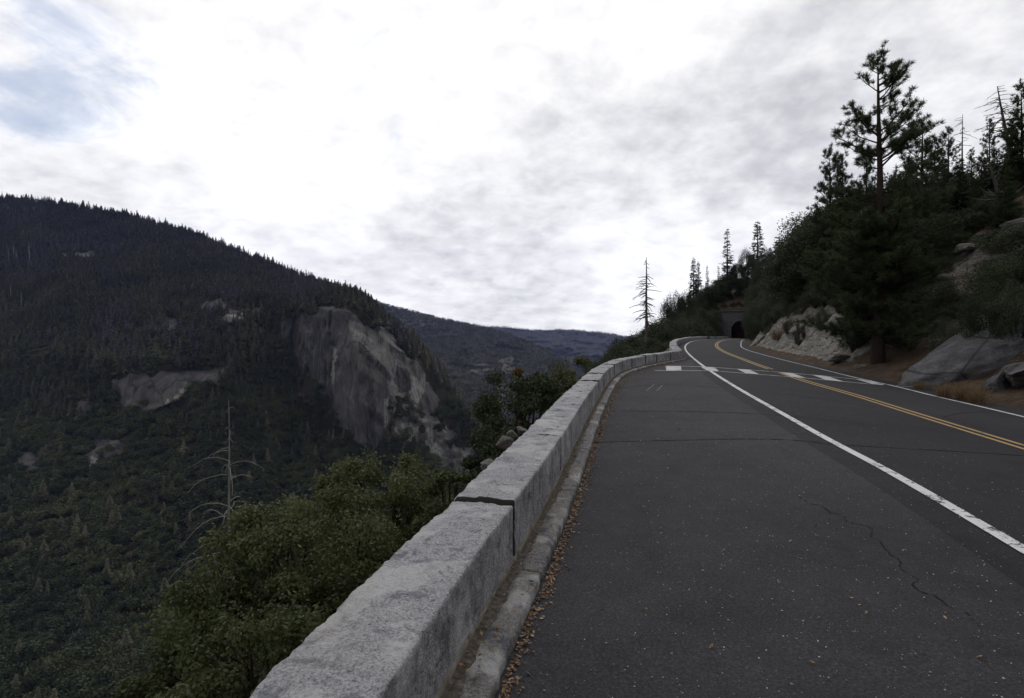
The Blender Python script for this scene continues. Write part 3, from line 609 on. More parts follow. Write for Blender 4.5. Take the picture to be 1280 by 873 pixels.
forest('valley_side_forest', 'thin burnt forest on the hazy valley side behind the cliff', 'forest', p-np.array([0,0,.6]), np.stack([w, w, h], 1), kind, ['b0','b1','c0','r0','c1','s0'])
print('forest2', len(p))
p, qx, qy, rng = scatter(P3, rk3, PX3, PY3, nt3, lambda a, b: np.where(b < 424, 26., 40.), 7, .5)
kind = rng.choice([0, 0, 1, 2], len(p)); h = rng.uniform(14, 32, len(p)); w = h*rng.uniform(1.0, 1.8, len(p))
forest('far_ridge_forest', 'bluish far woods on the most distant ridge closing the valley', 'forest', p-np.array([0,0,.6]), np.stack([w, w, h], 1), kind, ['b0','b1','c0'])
print('forest3', len(p))
# the woods on the ground just below the overlook
rng = np.random.default_rng(77); m_ = Pd.reshape(-1, 2); pick = []
for t in range(2600):
    a = rng.integers(0, len(brink)); b = rng.uniform(46, 420); k = brink[a]+dirs[a, np.searchsorted(dd, b)-1]*b; pick.append(k)
pick = np.array(pick); zp = ground(pick[:,0], pick[:,1]); h = rng.uniform(6, 12, len(pick)); w = h*rng.uniform(.9, 1.4, len(pick)); kind = rng.choice([0,1,2,3], len(pick))
forest('gorge_forest', 'dark oak woods low in the gorge below the wall', 'forest', np.stack([pick[:,0], pick[:,1], zp-.5], 1), np.stack([w, w, h], 1), kind, ['r0','r1','r2','c2'])

# ------------------------------------------------------------------ road surface, layby, markings
def ribbon(name, rows_y, xa, xb, nc, dz, mats, parent=None, zf=zroad):
    Yg, T = np.meshgrid(rows_y, np.linspace(0, 1, nc), indexing='ij'); Xg = xa(Yg)*(1-T)+xb(Yg)*T
    V = np.stack([Xg.ravel(), Yg.ravel(), zf(Xg.ravel(), Yg.ravel())+dz], 1); return mesh_np(name, V, [gridfaces(*Yg.shape)], mats, True)
ry = np.concatenate([np.arange(-12, 40, .5), np.arange(40, 234.1, 1.5)])
seam = lambda Y: XW(Y)-.42*(1-smooth(Y, 24, 31))-.0
road = struct('road', ribbon('road', ry, lambda Y: np.where(Y > 30.5, XW(Y)-.75, seam(Y)), lambda Y: XR(Y)+1.0, 26, 0, [asp_new]))
ly_in = W1[(W1[:,1] > -9)]; LX = Curve(ly_in[::25,1], ly_in[::25,0])
ly = np.arange(-8.5, 30.4, .25)
layby = struct('layby', ribbon('layby', ly, lambda Y: np.minimum(LX(Y)+.0, seam(Y)-.02), seam, 30, 0, [asp_old]))
def strip_path(name, pts, width, dz, mat, parent, res=.12, jit=0.0, seed=0, it=2):
    P, q = resample(np.asarray(pts), res, it); T = np.gradient(P, axis=0); T /= np.linalg.norm(T, axis=1, keepdims=True)+1e-9; Nn = np.stack([-T[:,1], T[:,0]], 1)
    rr = np.random.default_rng(seed); wv = np.broadcast_to(width, len(P))*.5*(1+jit*rr.uniform(-1, 1, len(P)))
    off = (jit*.012*np.cumsum(rr.normal(size=len(P)))/3)[:,None]*Nn if jit else 0
    A = P+off-Nn*wv[:,None]; B = P+off+Nn*wv[:,None]; V = np.empty((2*len(P), 3)); V[0::2,:2] = A; V[1::2,:2] = B; V[:,2] = zroad(V[:,0], V[:,1])+dz
    i = np.arange(len(P)-1)*2; return struct(name, mesh_np(name, V, [np.stack([i, i+1, i+3, i+2], 1)[:, ::-1]], [mat]), parent)
yy = np.concatenate([np.arange(-8, 40, 1.), np.arange(40, 222, 4.)])
strip_path('edge_line', np.stack([XW(yy), yy], 1), .125, .007, white_paint, road)
strip_path('edge_line', np.stack([XR(yy[yy > 2]), yy[yy > 2]], 1), .10, .007, white_paint, road)
yc = yy[yy < 21.3]; 
for o_ in (-.11, .11): strip_path('centre_line', np.stack([XY_(yy[yy <= 23.])+o_, yy[yy <= 23.]], 1), .085, .007, yellow_paint, road)
for o_ in (-.11, .11): strip_path('centre_line', np.stack([XY_(yy[yy >= 25])+o_, yy[yy >= 25]], 1), .10, .007, yellow_paint, road)
UP = lambda pts: np.array([unproj(a, b, zroad) for a, b in pts])
top_l = [(834,458.0),(851.6,458.3),(900,460.3),(956,464.2),(1000,467.8),(1050,472.6),(1090,476.4)]
bot_l = [(818,463.4),(833,463.8),(883,463.8),(925,466.6),(972,470.3),(1000,472.4),(1050,477.2),(1104,481.9)]
strip_path('check_line', UP(top_l), .15, .010, worn_white, road); strip_path('check_line', UP(bot_l), .15, .010, worn_white, road)
strip_path('check_line', UP([(1120,482.8),(1160,485.6),(1193,487.8)]), .10, .010, worn_white, road)
for a in ([(832,458.2),(851,458.3),(852,463.8),(833,463.8)],[(876,459.4),(893,460.1),(899,464.6),(884,463.8)],[(921,461.7),(937,462.8),(949,468.4),(932,467)],[(974,465.6),(990,467),(1007,472.9),(990,471.6)],[(1015,469),(1034,470.8),(1054,477.4),(1032,475.4)],[(1069,474.4),(1084,475.6),(1106,481.8),(1090,480.6)],[(1121,478.4),(1134,479.6),(1160,484.2),(1140,483)]):
    c = UP(a); n = 7; g = np.linspace(0, 1, n); A, B = np.meshgrid(g, g, indexing='ij'); A = A[...,None]; B = B[...,None]
    Pq = (c[0]*(1-A)+c[1]*A)*(1-B)+(c[3]*(1-A)+c[2]*A)*B; Pq = Pq.reshape(-1, 2)
    struct('check_block', mesh_np('check_block', np.column_stack([Pq, zroad(Pq[:,0], Pq[:,1])+.013]), [gridfaces(n, n)], [worn_white]), road)
for k, (pts, w_) in enumerate([([(738,553.5),(780,552),(830,551),(900,549),(960,548.5),(1010,551.5),(1040,556),(1120,560),(1200,564),(1278,569)], .026),([(752,514.5),(820,514),(910,516),(974,519),(1079,530)], .030),([(760,487),(820,480.5),(928,487),(1021,498),(1093,509)], .034)]):
    strip_path('crack', UP(pts), w_, .0045, crack_mat, road, .05, .9, k+1)
strip_path('crack', UP([(1000,622),(1012,631),(1025,633),(1036,643),(1050,644),(1062,653),(1084,657),(1092,664),(1088,672),(1100,679),(1108,693),(1125,701),(1130,714),(1149,725),(1155,738),(1172,744),(1183,759),(1202,766),(1225,785)]), .0055, .0045, crack_mat, road, .02, 1.5, 9, 0)
strip_path('crack', UP([(1180,522),(1200,516),(1245,514.5)]), .02, .0045, crack_mat, road, .05, .8, 12); strip_path('crack', UP([(1180,522),(1220,534),(1262,548)]), .012, .0045, crack_mat, road, .05, .8, 13)
strip_path('scrape', UP([(808,489),(818,481)]), .025, .006, scrape_mat, road); strip_path('scrape', UP([(821,489),(828,482)]), .025, .006, scrape_mat, road)
def blob(cx, cy, rx, ry, seed):
    c = unproj(cx, cy, zroad); a = np.linspace(0, 2*np.pi, 28, endpoint=False); r = 1+.3*vnoise(np.stack([np.cos(a)*1.6, np.sin(a)*1.6, a*0+seed], 1), seed)
    V = np.stack([c[0]+rx*r*np.cos(a), c[1]+ry*r*np.sin(a)], 1); struct('oil_stain', mesh_np('oil_stain', np.column_stack([V, zroad(V[:,0], V[:,1])+.0035]), [np.arange(28)[None]], [stain_mat]), layby)


# ------------------------------------------------------------------ stone parapet
def section_block(P, q, s0, s1, sec, zb, gap, res, amp, seed, name, mat, parent, dressed=False):
    """a hewn block swept along the path between arc lengths s0..s1; sec = closed loop of (offset to the left, height)"""
    n = max(4, int((s1-s0)/res)+1); s = np.linspace(s0+gap, s1-gap, n); X = np.interp(s, q, P[:,0]); Y = np.interp(s, q, P[:,1])
    ds = .05; tx = np.interp(s+ds, q, P[:,0])-np.interp(s-ds, q, P[:,0]); ty = np.interp(s+ds, q, P[:,1])-np.interp(s-ds, q, P[:,1]); l = np.hypot(tx, ty)+1e-9; tx /= l; ty /= l
    sec = np.asarray(sec); m = len(sec); ring = np.ones(n); 
    V = np.empty((n, m, 3)); V[...,0] = X[:,None]-ty[:,None]*sec[None,:,0]; V[...,1] = Y[:,None]+tx[:,None]*sec[None,:,0]; V[...,2] = zb(Y)[:,None]+sec[None,:,1]
    cen = V.mean(1, keepdims=True); nor = V-cen; nor /= np.linalg.norm(nor, axis=2, keepdims=True)+1e-9
    p = V.reshape(-1, 3); rr = np.random.default_rng(seed); off = rr.uniform(-50, 50, 3)
    nz = amp*np.tile(np.where(sec[:,0] < .004, .30, np.where(sec[:,1] > .40, .62, 1.3)) if dressed else np.ones(m), n)*((.55 if dressed else 1.0)*fbm(p+off, 3.0, 3, seed)+.75*fbm(p+off, 11, 3, seed+3)*1.0-.9*np.maximum(0, ridged(p*np.array([1,1,1.4])+off, 5, 3, seed+6)-1.2)+.35*fbm(p+off, 30, 2, seed+8))
    V = V+nor*nz.reshape(n, m, 1)
    for e, k in ((0, .955), (1, .985), (2, .996)):
        for idx in (e, n-1-e): V[idx] = cen[idx]+(V[idx]-cen[idx])*(k if n > 8 else 1-(1-k)*.5)
    a = np.arange(n*m).reshape(n, m); b = np.roll(a, -1, 1); Q = np.stack([a[:-1], b[:-1], b[1:], a[1:]], -1).reshape(-1, 4)
    Vf = V.reshape(-1, 3); c0 = V[0].mean(0)[None]; c1 = V[-1].mean(0)[None]; Vf = np.vstack([Vf, c0, c1]); i0 = n*m
    t0 = np.stack([b[0], a[0], np.full(m, i0)], 1); t1 = np.stack([a[-1], b[-1], np.full(m, i0+1)], 1)
    mi = np.zeros(len(Q)+2*m, int)
    if dressed: mi[:m] = 1; mi[len(Q):] = 1                          # block ends painted dark: mortar stain and shade in the joint
    return link(name, mesh_np(name, Vf, [Q, t0, t1], [mat, joint_mat] if dressed else [mat], True, mi), parent)
def wall_sec(nf, ntp, no, top=WT, w=.46, bot=.0):
    f = [(0, bot+(top-.009-bot)*t) for t in np.linspace(0, 1, nf)]; tp = [(.009+(w-.035)*t, top+.008*math.sin(math.pi*t)) for t in np.linspace(0, 1, ntp)]; o = [(w, top-.035-(top+.35)*t) for t in np.linspace(0, 1, no)]
    return f+tp+o
wall = thing('stone_wall', 'low parapet of long hewn granite blocks curving along the edge of the layby', 'wall', (0,0,0))
joint_px = [(644,630),(702,548),(736,491)]
js = []
for a, b in joint_px:
    u = unproj(a, b, lambda X, Y: ZC(Y)+WT); js.append(S1[np.argmin(np.hypot(*(W1-u).T))])
cuts = [js[0]-6.2, js[0]-2.6]+js; rr = np.random.default_rng(4)
while cuts[-1] < S1[-1]-3.2: cuts.append(cuts[-1]+rr.uniform(1.5, 2.4))
cuts.append(S1[-1]+.0)
for k in range(len(cuts)-1):
    a, b = cuts[k], cuts[k+1]; dist = np.interp((a+b)/2, S1, W1[:,1]); near = dist < 9; amp_ = .022 if near else .026
    section_block(W1, S1, a, b, wall_sec(20 if near else 10, 26 if near else 14, 8, WT+rr.uniform(-.012, .012)), lambda Y, o=rr.uniform(-.016, .016): ZC(Y)+o, (.011 if near else .014), .02 if near else .05, amp_, 40+k, 'stone_block', granite_block, wall, True)
section_block(W1, S1, cuts[0]+.2, S1[-1]-.1, [(.022, .0), (.022, WT-.05), (.05, WT-.034), (.25, WT-.022), (.41, WT-.05), (.43, -.3)], ZC, 0, .3, 0, 1, 'mortar', joint_mat, wall)
section_block(W1, S1, cuts[0]+.2, S1[-1]-.1, [(-.010, .05), (-.010, .108), (.02, .122), (.03, .05)], ZC, 0, .04, .010, 2, 'mortar', mortar_mat, wall)
kerb = thing('kerb', 'narrow worn kerb of grey stone strips at the foot of the parapet', 'kerb', (0,0,0))
ks = max(0, cuts[0]+.3); n = 0
while ks < S1[-1]-.6:
    e = min(ks+rr.uniform(1.2, 2.2), S1[-1]); kw = .20
    sec = [(-.21, -.06), (-.212, .02), (-.210, .050), (-.200, .068), (-.185, .074), (-.15, .077), (-.09, .078), (-.06, .074), (-.045, .05), (-.04, -.06)]
    section_block(W1, S1, ks, e, sec, ZC, .007, .03 if ks < 14 else .08, .008, 300+n, 'kerb_stone', granite_kerb, kerb); ks = e; n += 1
section_block(W1, S1, cuts[0]+.3, S1[-1]-.3, [(-.09, -.02), (-.085, .070), (-.06, .077), (-.02, .085), (.03, .10), (.03, -.02)], ZC, 0, .04, .012, 77, 'soil', soil_mat, kerb)
wall2 = thing('stone_wall', 'far stretch of stone parapet following the road up to the tunnel', 'wall', (0,0,0))
c = 0.0; n = 0
while c < S2[-1]-1:
    e = min(c+rr.uniform(1.8, 2.8)*(1 if c < 40 else 2.4), S2[-1])
    section_block(W2, S2, c, e, wall_sec(6, 7, 4, .52+rr.uniform(-.03, .05)), ZC, .012, .12 if c < 30 else .4, .028, 600+n, 'stone_block', granite_block, wall2); c = e; n += 1
# loose pieces of rock behind the parapet
def boulder_mesh(name, seed, rx, ry, rz, amp=.16, mat=None, sub=4, cut=.97):
    import bmesh
    bm = bmesh.new(); bmesh.ops.create_icosphere(bm, subdivisions=sub, radius=1); V = np.array([v.co[:] for v in bm.verts]); Fq = np.array([[v.index for v in f.verts] for f in bm.faces]); bm.free()
    rr = np.random.default_rng(seed); d = V.copy()
    for _ in range(16):
        nn = rdir(rr, 1)[0]; h = rr.uniform(.42, .8); t = V@nn; V = V-np.maximum(0, t-h)[:,None]*nn*cut
    sh = fbm(V+seed*3.1, 1.2, 3, seed)*amp+fbm(V*np.array([1,1,2])+seed, 5, 4, seed+4)*amp*.28
    V = V*(1+sh[:,None])*np.array([rx, ry, rz]); return mesh_np(name, V, [Fq], [mat or bank_rock], True)
def boulder(px, py, Y, r, label, seed, mat=None, sub=4, z=None, group=None, rot=0.0, name='boulder'):
    X = (px-HX)/F*Y; zz = EYE+(HY-py)/F*Y if z is None else z
    o = link(name, boulder_mesh(name, seed, *r, mat=mat, sub=sub)); o.location = (X, Y, zz); o.rotation_euler = (0, 0, rot); tag(o, label, 'rock', group); return o
for k, (px, py, Y, r, lb) in enumerate([(630,552,7.6,(.15,.13,.14),'grey angular rock beside the outer edge of the parapet, widest of three'),(641,545,8.0,(.09,.1,.10),'grey rock between two others behind the parapet'),(651,538,8.4,(.10,.1,.07),'smallest grey rock tucked behind the far end of the second parapet block'),(612,585,6.6,(.13,.12,.10),'low dark rock half hidden under the outer edge of the near parapet')]):
    boulder(px, py, Y, r, lb, 700+k, bank_rock, 3)

# ------------------------------------------------------------------ tunnel
yt = 219.0; cxr = float((XW(yt)+XR(yt))/2); ang = math.atan2(float(XR(yt+5)-XR(yt-5)), 10.0)
tun = thing('tunnel_portal', 'grey masonry tunnel mouth with a round arch where the road enters the hill', 'tunnel', (cxr, yt, 2.75), -ang)
def arch(r, leg, n=18): return [(-r, 0)]+[(-r*math.cos(t), leg+r*math.sin(t)) for t in np.linspace(0, math.pi, n)]+[(r, 0)]
ia = np.array(arch(3.25, 3.6)); nA = len(ia)
oa = np.array([(-9.5, 0), (-9.5, 3.5)]+[(x, 10.4) for x in np.linspace(-9.5, 9.5, nA-4)]+[(9.5, 3.5), (9.5, 0)])
V = np.vstack([np.column_stack([ia[:,0], ia[:,0]*0, ia[:,1]]), np.column_stack([oa[:,0], oa[:,0]*0, oa[:,1]]), np.column_stack([oa[:,0], oa[:,0]*0+1.4, oa[:,1]])])
i = np.arange(nA-1); link('portal_wall', mesh_np('portal_wall', V, [np.stack([i, i+1, i+1+nA, i+nA], 1), np.stack([i+nA, i+1+nA, i+1+2*nA, i+2*nA], 1)], [portal_mat]), tun)
ro = np.array(arch(3.95, 3.6)); V = np.vstack([np.column_stack([a[:,0], a[:,0]*0+y, a[:,1]]) for a, y in ((ia*.995, -.12), (ro, -.12), (ro, .0), (ia*.995, .0))])
Q = []
for k in range(3): Q.append(np.stack([i+k*nA, i+1+k*nA, i+1+(k+1)*nA, i+(k+1)*nA], 1))
link('arch_ring', mesh_np('arch_ring', V, Q, [portal_mat]), tun)
ysq = np.linspace(0, 26, 14); V = np.vstack([np.column_stack([ia[:,0], ia[:,0]*0+y, ia[:,1]+.12*vnoise(np.column_stack([ia, ia[:,0]*0+y*1.1]), 3)]) for y in ysq])
V = np.vstack([V, [[0, 26, 3]]]); lq = gridfaces(14, nA); e = 13*nA+i; link('tunnel_lining', mesh_np('tunnel_lining', V, [lq, np.stack([e, e+1, np.full(len(e), 14*nA)], 1), [[13*nA+nA-1, 13*nA, 14*nA]]], [tunnel_mat], True), tun)
link('parapet_cap', mesh_np('parapet_cap', [(x, y, zq) for x in (-9.8, 9.8) for y in (-.25, 1.5) for zq in (10.4, 11.0)], [[[0,1,3,2],[4,6,7,5],[0,4,5,1],[2,3,7,6],[1,5,7,3],[0,2,6,4]]], [portal_mat]), tun)

# ------------------------------------------------------------------ vegetation generators (heights in metres, base at origin)
def limb(rng, p0, az, el, L, n=6, curl=.25, wob=.06):
    pts = [np.array(p0, float)]; d = L/(n-1)
    for k in range(n-1):
        e = el+curl*k/(n-1); a = az+rng.normal()*wob*2; pts.append(pts[-1]+d*np.array([math.cos(e)*math.cos(a), math.cos(e)*math.sin(a), math.sin(e)])+rng.normal(size=3)*wob*d)
    return np.array(pts)
def at(P, t):
    x = t*(len(P)-1); k = min(int(x), len(P)-2); return P[k]+(P[k+1]-P[k])*(x-k)
def tufts(g, rng, C, D, n=26, ln=(.13, .21), wd=.007):
    C = np.repeat(np.asarray(C), n, 0); D = np.repeat(np.asarray(D), n, 0); v = D*.75+rdir(rng, len(C))*.95; v /= np.linalg.norm(v, axis=1, keepdims=True); v *= rng.uniform(*ln, (len(C), 1))
    g.blades(C+rng.normal(size=C.shape)*.03, v, perp(rng, v)*wd)
def ponderosa(seed, H, tr, blen, zmin=.1, dens=1.0, tn=26, upper=None, wd=.007, ln=(.13, .21)):
    rng = np.random.default_rng(seed); T = Geo(); Cn = Geo()
    tz = np.linspace(-.4, H, 14); tp = np.stack([.04*np.sin(tz*.5+seed), .04*np.cos(tz*.4), tz], 1); rad = tr*np.clip(1-tz/H, 0, 1)**.8+.012; rad[:2] *= 1.25; T.tube(tp, rad, 10)
    tc_, td = [], []
    z = H*zmin
    while z < H*.985:
        f = z/H
        for _ in range(rng.integers(2, 4)):
            if upper and rng.random() < upper(f): continue
            L = blen(f)*rng.uniform(.55, 1.12); az = rng.uniform(0, 6.283); el = -.12+.75*f**1.5+rng.normal()*.12
            P = limb(rng, (0, 0, z+rng.uniform(-.1, .1)), az, el, L, 7, .55, .07); T.tube(P, np.linspace(.016+.012*L, .006, 7), 5)
            m = max(2, int(L*3.4*dens*(1 if f > .6 else 1.2)))
            for q in np.linspace(.22 if f > .6 else .07, 1, m):
                b = at(P, q); l = (.16+.36*(1-q)*L)*rng.uniform(.6, 1.2); l = min(l, 1.1); a2 = az+rng.choice([-1, 1])*rng.uniform(.4, 1.1)
                S = limb(rng, b, a2 if q < .97 else az, el+.3+rng.normal()*.25, l, 4, .5, .06); T.tube(S, np.linspace(.011, .005, 4), 3)
                for s in ((1.,) if l < .4 else (.55, .8, 1.)):
                    dv = S[-1]-S[-2]; dv = dv/np.linalg.norm(dv); tc_.append(at(S, s)); td.append(dv*.8+np.array([0, 0, .35]))
        z += H*.028/dens**.5
    tc_.append((0, 0, H)); td.append((0, 0, 1)); tufts(Cn, rng, tc_, td, tn, ln, wd); return T, Cn
def fir(seed, H, Rr, n_w=26, zmin=.08, droop=.35, size=1.0):
    rng = np.random.default_rng(seed); T = Geo(); Cn = Geo(); tz = np.linspace(-.5, H, 8); T.tube(np.stack([tz*0, tz*0, tz], 1), .02*H*np.clip(1-tz/H, 0, 1)+.02, 7)
    for k in range(n_w):
        f = zmin+(1-zmin)*(k+rng.random()*.7)/n_w
        if f > .99: continue
        L0 = Rr*1.12*((1-f)**.95)*(1 if f > .25 else .8+.8*f)
        for _ in range(rng.integers(4, 7)):
            L = L0*rng.uniform(.55, 1.15)+.12; az = rng.uniform(0, 6.283); P = limb(rng, (0, 0, f*H), az, .25*f-.15, L, 5, -droop*(1-f)+.35, .05); T.tube(P, np.linspace(.012*L+.01, .006, 5), 3)
            m = max(3, int(L*5/size)); t = rng.uniform(.12, 1.02, m*2); B = np.array([at(P, min(x, 1)) for x in t]); out_ = np.array([math.cos(az), math.sin(az), -.15]); side = np.array([-math.sin(az), math.cos(az), 0])
            D = out_[None]*.75+side[None]*rng.choice([-1, 1], (m*2, 1))*rng.uniform(.3, 1.1, (m*2, 1))+rng.normal(size=(m*2, 3))*.25; D /= np.linalg.norm(D, axis=1, keepdims=True)
            ln = (.16+.22*L*(1.1-t))[:,None]*size*rng.uniform(.7, 1.2, (m*2, 1)); ln = np.minimum(ln, .75*size); Wv = np.cross(D, [0, 0, 1])+rng.normal(size=D.shape)*.45; Wv /= np.linalg.norm(Wv, axis=1, keepdims=True)
            Cn.quads(B+D*ln, D*ln, Wv*ln*.33)
    return T, Cn
def broadleaf(seed, rx, ry, H, nclump, nleaf, leaf, zlo=.25, clump=(.22, .4), stems=5, squash=.8):
    """crown of leaf clumps held by limbs; rx, ry, H half-widths / height"""
    rng = np.random.default_rng(seed); T = Geo(); Cn = Geo(); cen = []
    while len(cen) < nclump:
        a = rng.uniform(0, 6.283); r = math.sqrt(rng.random()); u = rng.random()
        zc = zlo+(1-zlo)*u; lim = math.sqrt(max(.04, 1-((zc-.45)/.62)**2))
        if r > lim: continue
        if r < lim*.45 and rng.random() < .6 and u < .75: continue
        cen.append((rx*r*math.cos(a), ry*r*math.sin(a), H*zc*.92, rng.uniform(*clump)))
    cen = np.array(cen); R0 = (rx+ry)/2
    for k, c in enumerate(cen):
        cr = c[3]*R0; n = int(nleaf*rng.uniform(.6, 1.3)); d = rdir(rng, n); d[:,2] *= squash; rad = cr*(rng.uniform(.3, 1.05, (n, 1))**.6+np.where(rng.random((n, 1)) < .25, rng.random((n, 1))*.55, 0)); P = c[:3]+d*rad
        Nn = d*.6+rdir(rng, n)*.9+np.array([0,0,.35]); Nn /= np.linalg.norm(Nn, axis=1, keepdims=True); U = np.cross(Nn, rdir(rng, n)); U /= np.linalg.norm(U, axis=1, keepdims=True)+1e-9; W = np.cross(Nn, U); s = leaf*rng.uniform(.6, 1.3, (n, 1)); Cn.quads(P, U*s, W*s*.6)
    for k in range(stems):
        a = rng.uniform(0, 6.283); b = np.array([.12*R0*math.cos(a), .12*R0*math.sin(a), 0])
        for c in cen[rng.permutation(len(cen))[:max(2, len(cen)//(stems*2))]]:
            m = (b+c[:3])/2+np.array([0, 0, .12*H])+rng.normal(size=3)*.08*R0; q = np.linspace(0, 1, 6)[:,None]; P = (1-q)**2*b+2*q*(1-q)*m+q*q*c[:3]; P[0,2] -= .25*H*.5; T.tube(P, np.linspace(.05, .012, 6)*(.4+.25*H**.5), 5)
    return T, Cn
def snag(seed, H, tr, nb, blen, droop, lean=(0, 0), zmin=.2, up=0.0, bt=.004):
    rng = np.random.default_rng(seed); T = Geo(); B = Geo(); tz = np.linspace(-.5, H, 10); tp = np.stack([lean[0]*(tz/H)**1*H+.02*np.sin(tz), lean[1]*tz, tz], 1); T.tube(tp, tr*(1-np.clip(tz/H, 0, 1)*.88), 8)
    for k in range(nb):
        f = zmin+(1-zmin)*rng.random()**.9; az = rng.uniform(0, 6.283); L = blen(f)*rng.uniform(.45, 1.15); p0 = np.array([np.interp(f*H, tz, tp[:,0]), np.interp(f*H, tz, tp[:,1]), f*H])
        P = limb(rng, p0, az, up+rng.normal()*.22, L, 7, -droop, .07); B.tube(P, np.linspace(.25*tr*(1.1-f)+bt*1.5, bt, 7), 4)
        for q in range(int(L*2.2)):
            b = at(P, rng.uniform(.35, 1)); S = limb(rng, b, az+rng.choice([-1, 1])*.8, -.2, L*.22*rng.random()+.05, 3, -.3, .08); B.tube(S, [bt*1.3, bt, bt*.8], 3)
    return T, B
PROTO = {}
def proto(key, pair, mt, mc): PROTO[key] = (pair[0].mesh('trunk', [mt], True), pair[1].mesh('crown', [mc]))
def plant(key, X, Y, z, sc, rot, name, label, cat, group=None, parts=('trunk', 'crown'), sxy=1.0):
    o = thing(name, label, cat, (X, Y, z), rot, group, 1.0); o.scale = (sc*sxy, sc*sxy, sc)
    for nm, me in zip(parts, PROTO[key]): link(nm, me, o)
    return o
def gz(X, Y): return float(ground([X], [Y])[0])

# main ponderosa beside the road
Yp = 26.0; Xp = (1099-HX)/F*Yp; zp0 = gz(Xp, Yp); Hp = EYE+(HY-72)/F*Yp-zp0; print('pine base z', zp0, 'photo', EYE+(HY-445)/F*Yp, 'H', Hp)
def bl(f):
    if f > .60: return np.interp(f, [.60, .68, .80, .92, 1], [1.6, 2.3, 1.8, 1.2, .45])
    return np.interp(f, [.05, .2, .45, .56, .60], [2.7, 3.7, 3.5, 2.6, 1.4])
T, C_ = ponderosa(11, Hp, .24, bl, .07, 1.9, 36, lambda f: .8 if .56 < f < .64 else (.38 if f > .64 else 0), wd=.010, ln=(.14, .22))
rg_ = np.random.default_rng(3)
for (f, az, el, L) in ((.63, 0.05, .75, 3.1), (.66, .2, .55, 2.2), (.68, 3.0, .35, 2.2), (.74, 3.3, .5, 1.9), (.72, -.1, .7, 2.0)):     # the long upswept limbs of the open top
    P = limb(rg_, (0, 0, Hp*f), az, el, L, 8, .45, .06); T.tube(P, np.linspace(.05, .012, 8), 6); c_ = []; d_ = []
    for q in np.linspace(.35, 1, 13):
        b = at(P, q); S = limb(rg_, b, az+rg_.normal()*1.2, .5+rg_.normal()*.3, rg_.uniform(.25, .6), 4, .4, .06); T.tube(S, [.012, .01, .008, .006], 3); c_ += [S[-1], S[2]]; d_ += [(S[-1]-S[-2])/np.linalg.norm(S[-1]-S[-2])]*2
    tufts(C_, rg_, c_, d_, 40, (.14, .22), .010)
c_ = []; d_ = []
for q in range(110):                                                   # short inner boughs that veil the lower trunk
    f = rg_.uniform(.09, .55); az = rg_.uniform(0, 6.283); L = rg_.uniform(.7, 1.7); P = limb(rg_, (0, 0, Hp*f), az, rg_.normal()*.15, L, 5, .3, .08); T.tube(P, np.linspace(.018, .006, 5), 4)
    for x in np.linspace(.3, 1, 6):
        b = at(P, x); S = limb(rg_, b, az+rg_.normal()*1.1, rg_.normal()*.35, rg_.uniform(.15, .45), 3, .3, .06); T.tube(S, [.009, .007, .005], 3); c_.append(S[-1]); d_.append((S[-1]-S[-2])/np.linalg.norm(S[-1]-S[-2]))
tufts(C_, rg_, c_, d_, 34, (.14, .22), .010)
pine = thing('pine_tree', 'tallest pine, with an open tufted top, rising from needle litter beside the road', 'tree', (Xp, Yp, zp0))
link('trunk', T.mesh('trunk', [pine_bark], True), pine); link('crown', C_.mesh('crown', [needle]), pine)
# prototypes
proto('pond_a', ponderosa(21, 10, .17, lambda f: 2.3*(1.05-f)**.6, .08, 1.25, 38, wd=.013, ln=(.18, .30)), dark_bark, needle)
proto('pond_b', ponderosa(22, 10, .16, lambda f: 1.8*(1.05-f)**.5, .10, 1.2, 38, wd=.013, ln=(.18, .30)), dark_bark, needle)
proto('fir_a', fir(31, 10, 2.1, 46, .05, .35, 1.0), dark_bark, fir_needle)
proto('fir_b', fir(32, 10, 1.7, 46, .06, .45, 1.0), dark_bark, fir_needle)
proto('fir_thin', fir(33, 10, 1.5, 34, .08, .5, .95), dark_bark, fir_needle)
proto('oak_a', broadleaf(41, 2.4, 2.4, 5, 64, 620, .050, .2, (.17, .32)), dark_bark, dark_leaf)
proto('oak_b', broadleaf(42, 2.6, 2.2, 5, 56, 680, .050, .15, (.18, .34)), dark_bark, dark_leaf)
proto('chap_a', broadleaf(43, 1.0, 1.0, 1.25, 38, 420, .022, .1, (.2, .36), 4), dark_bark, sage_leaf)
proto('chap_b', broadleaf(44, 1.1, .9, 1.1, 36, 420, .022, .1, (.2, .36), 4), dark_bark, sage_leaf)
proto('bush_dark', broadleaf(45, 1.0, 1.0, 1.3, 40, 420, .022, .1, (.2, .36), 4), dark_bark, dark_leaf)

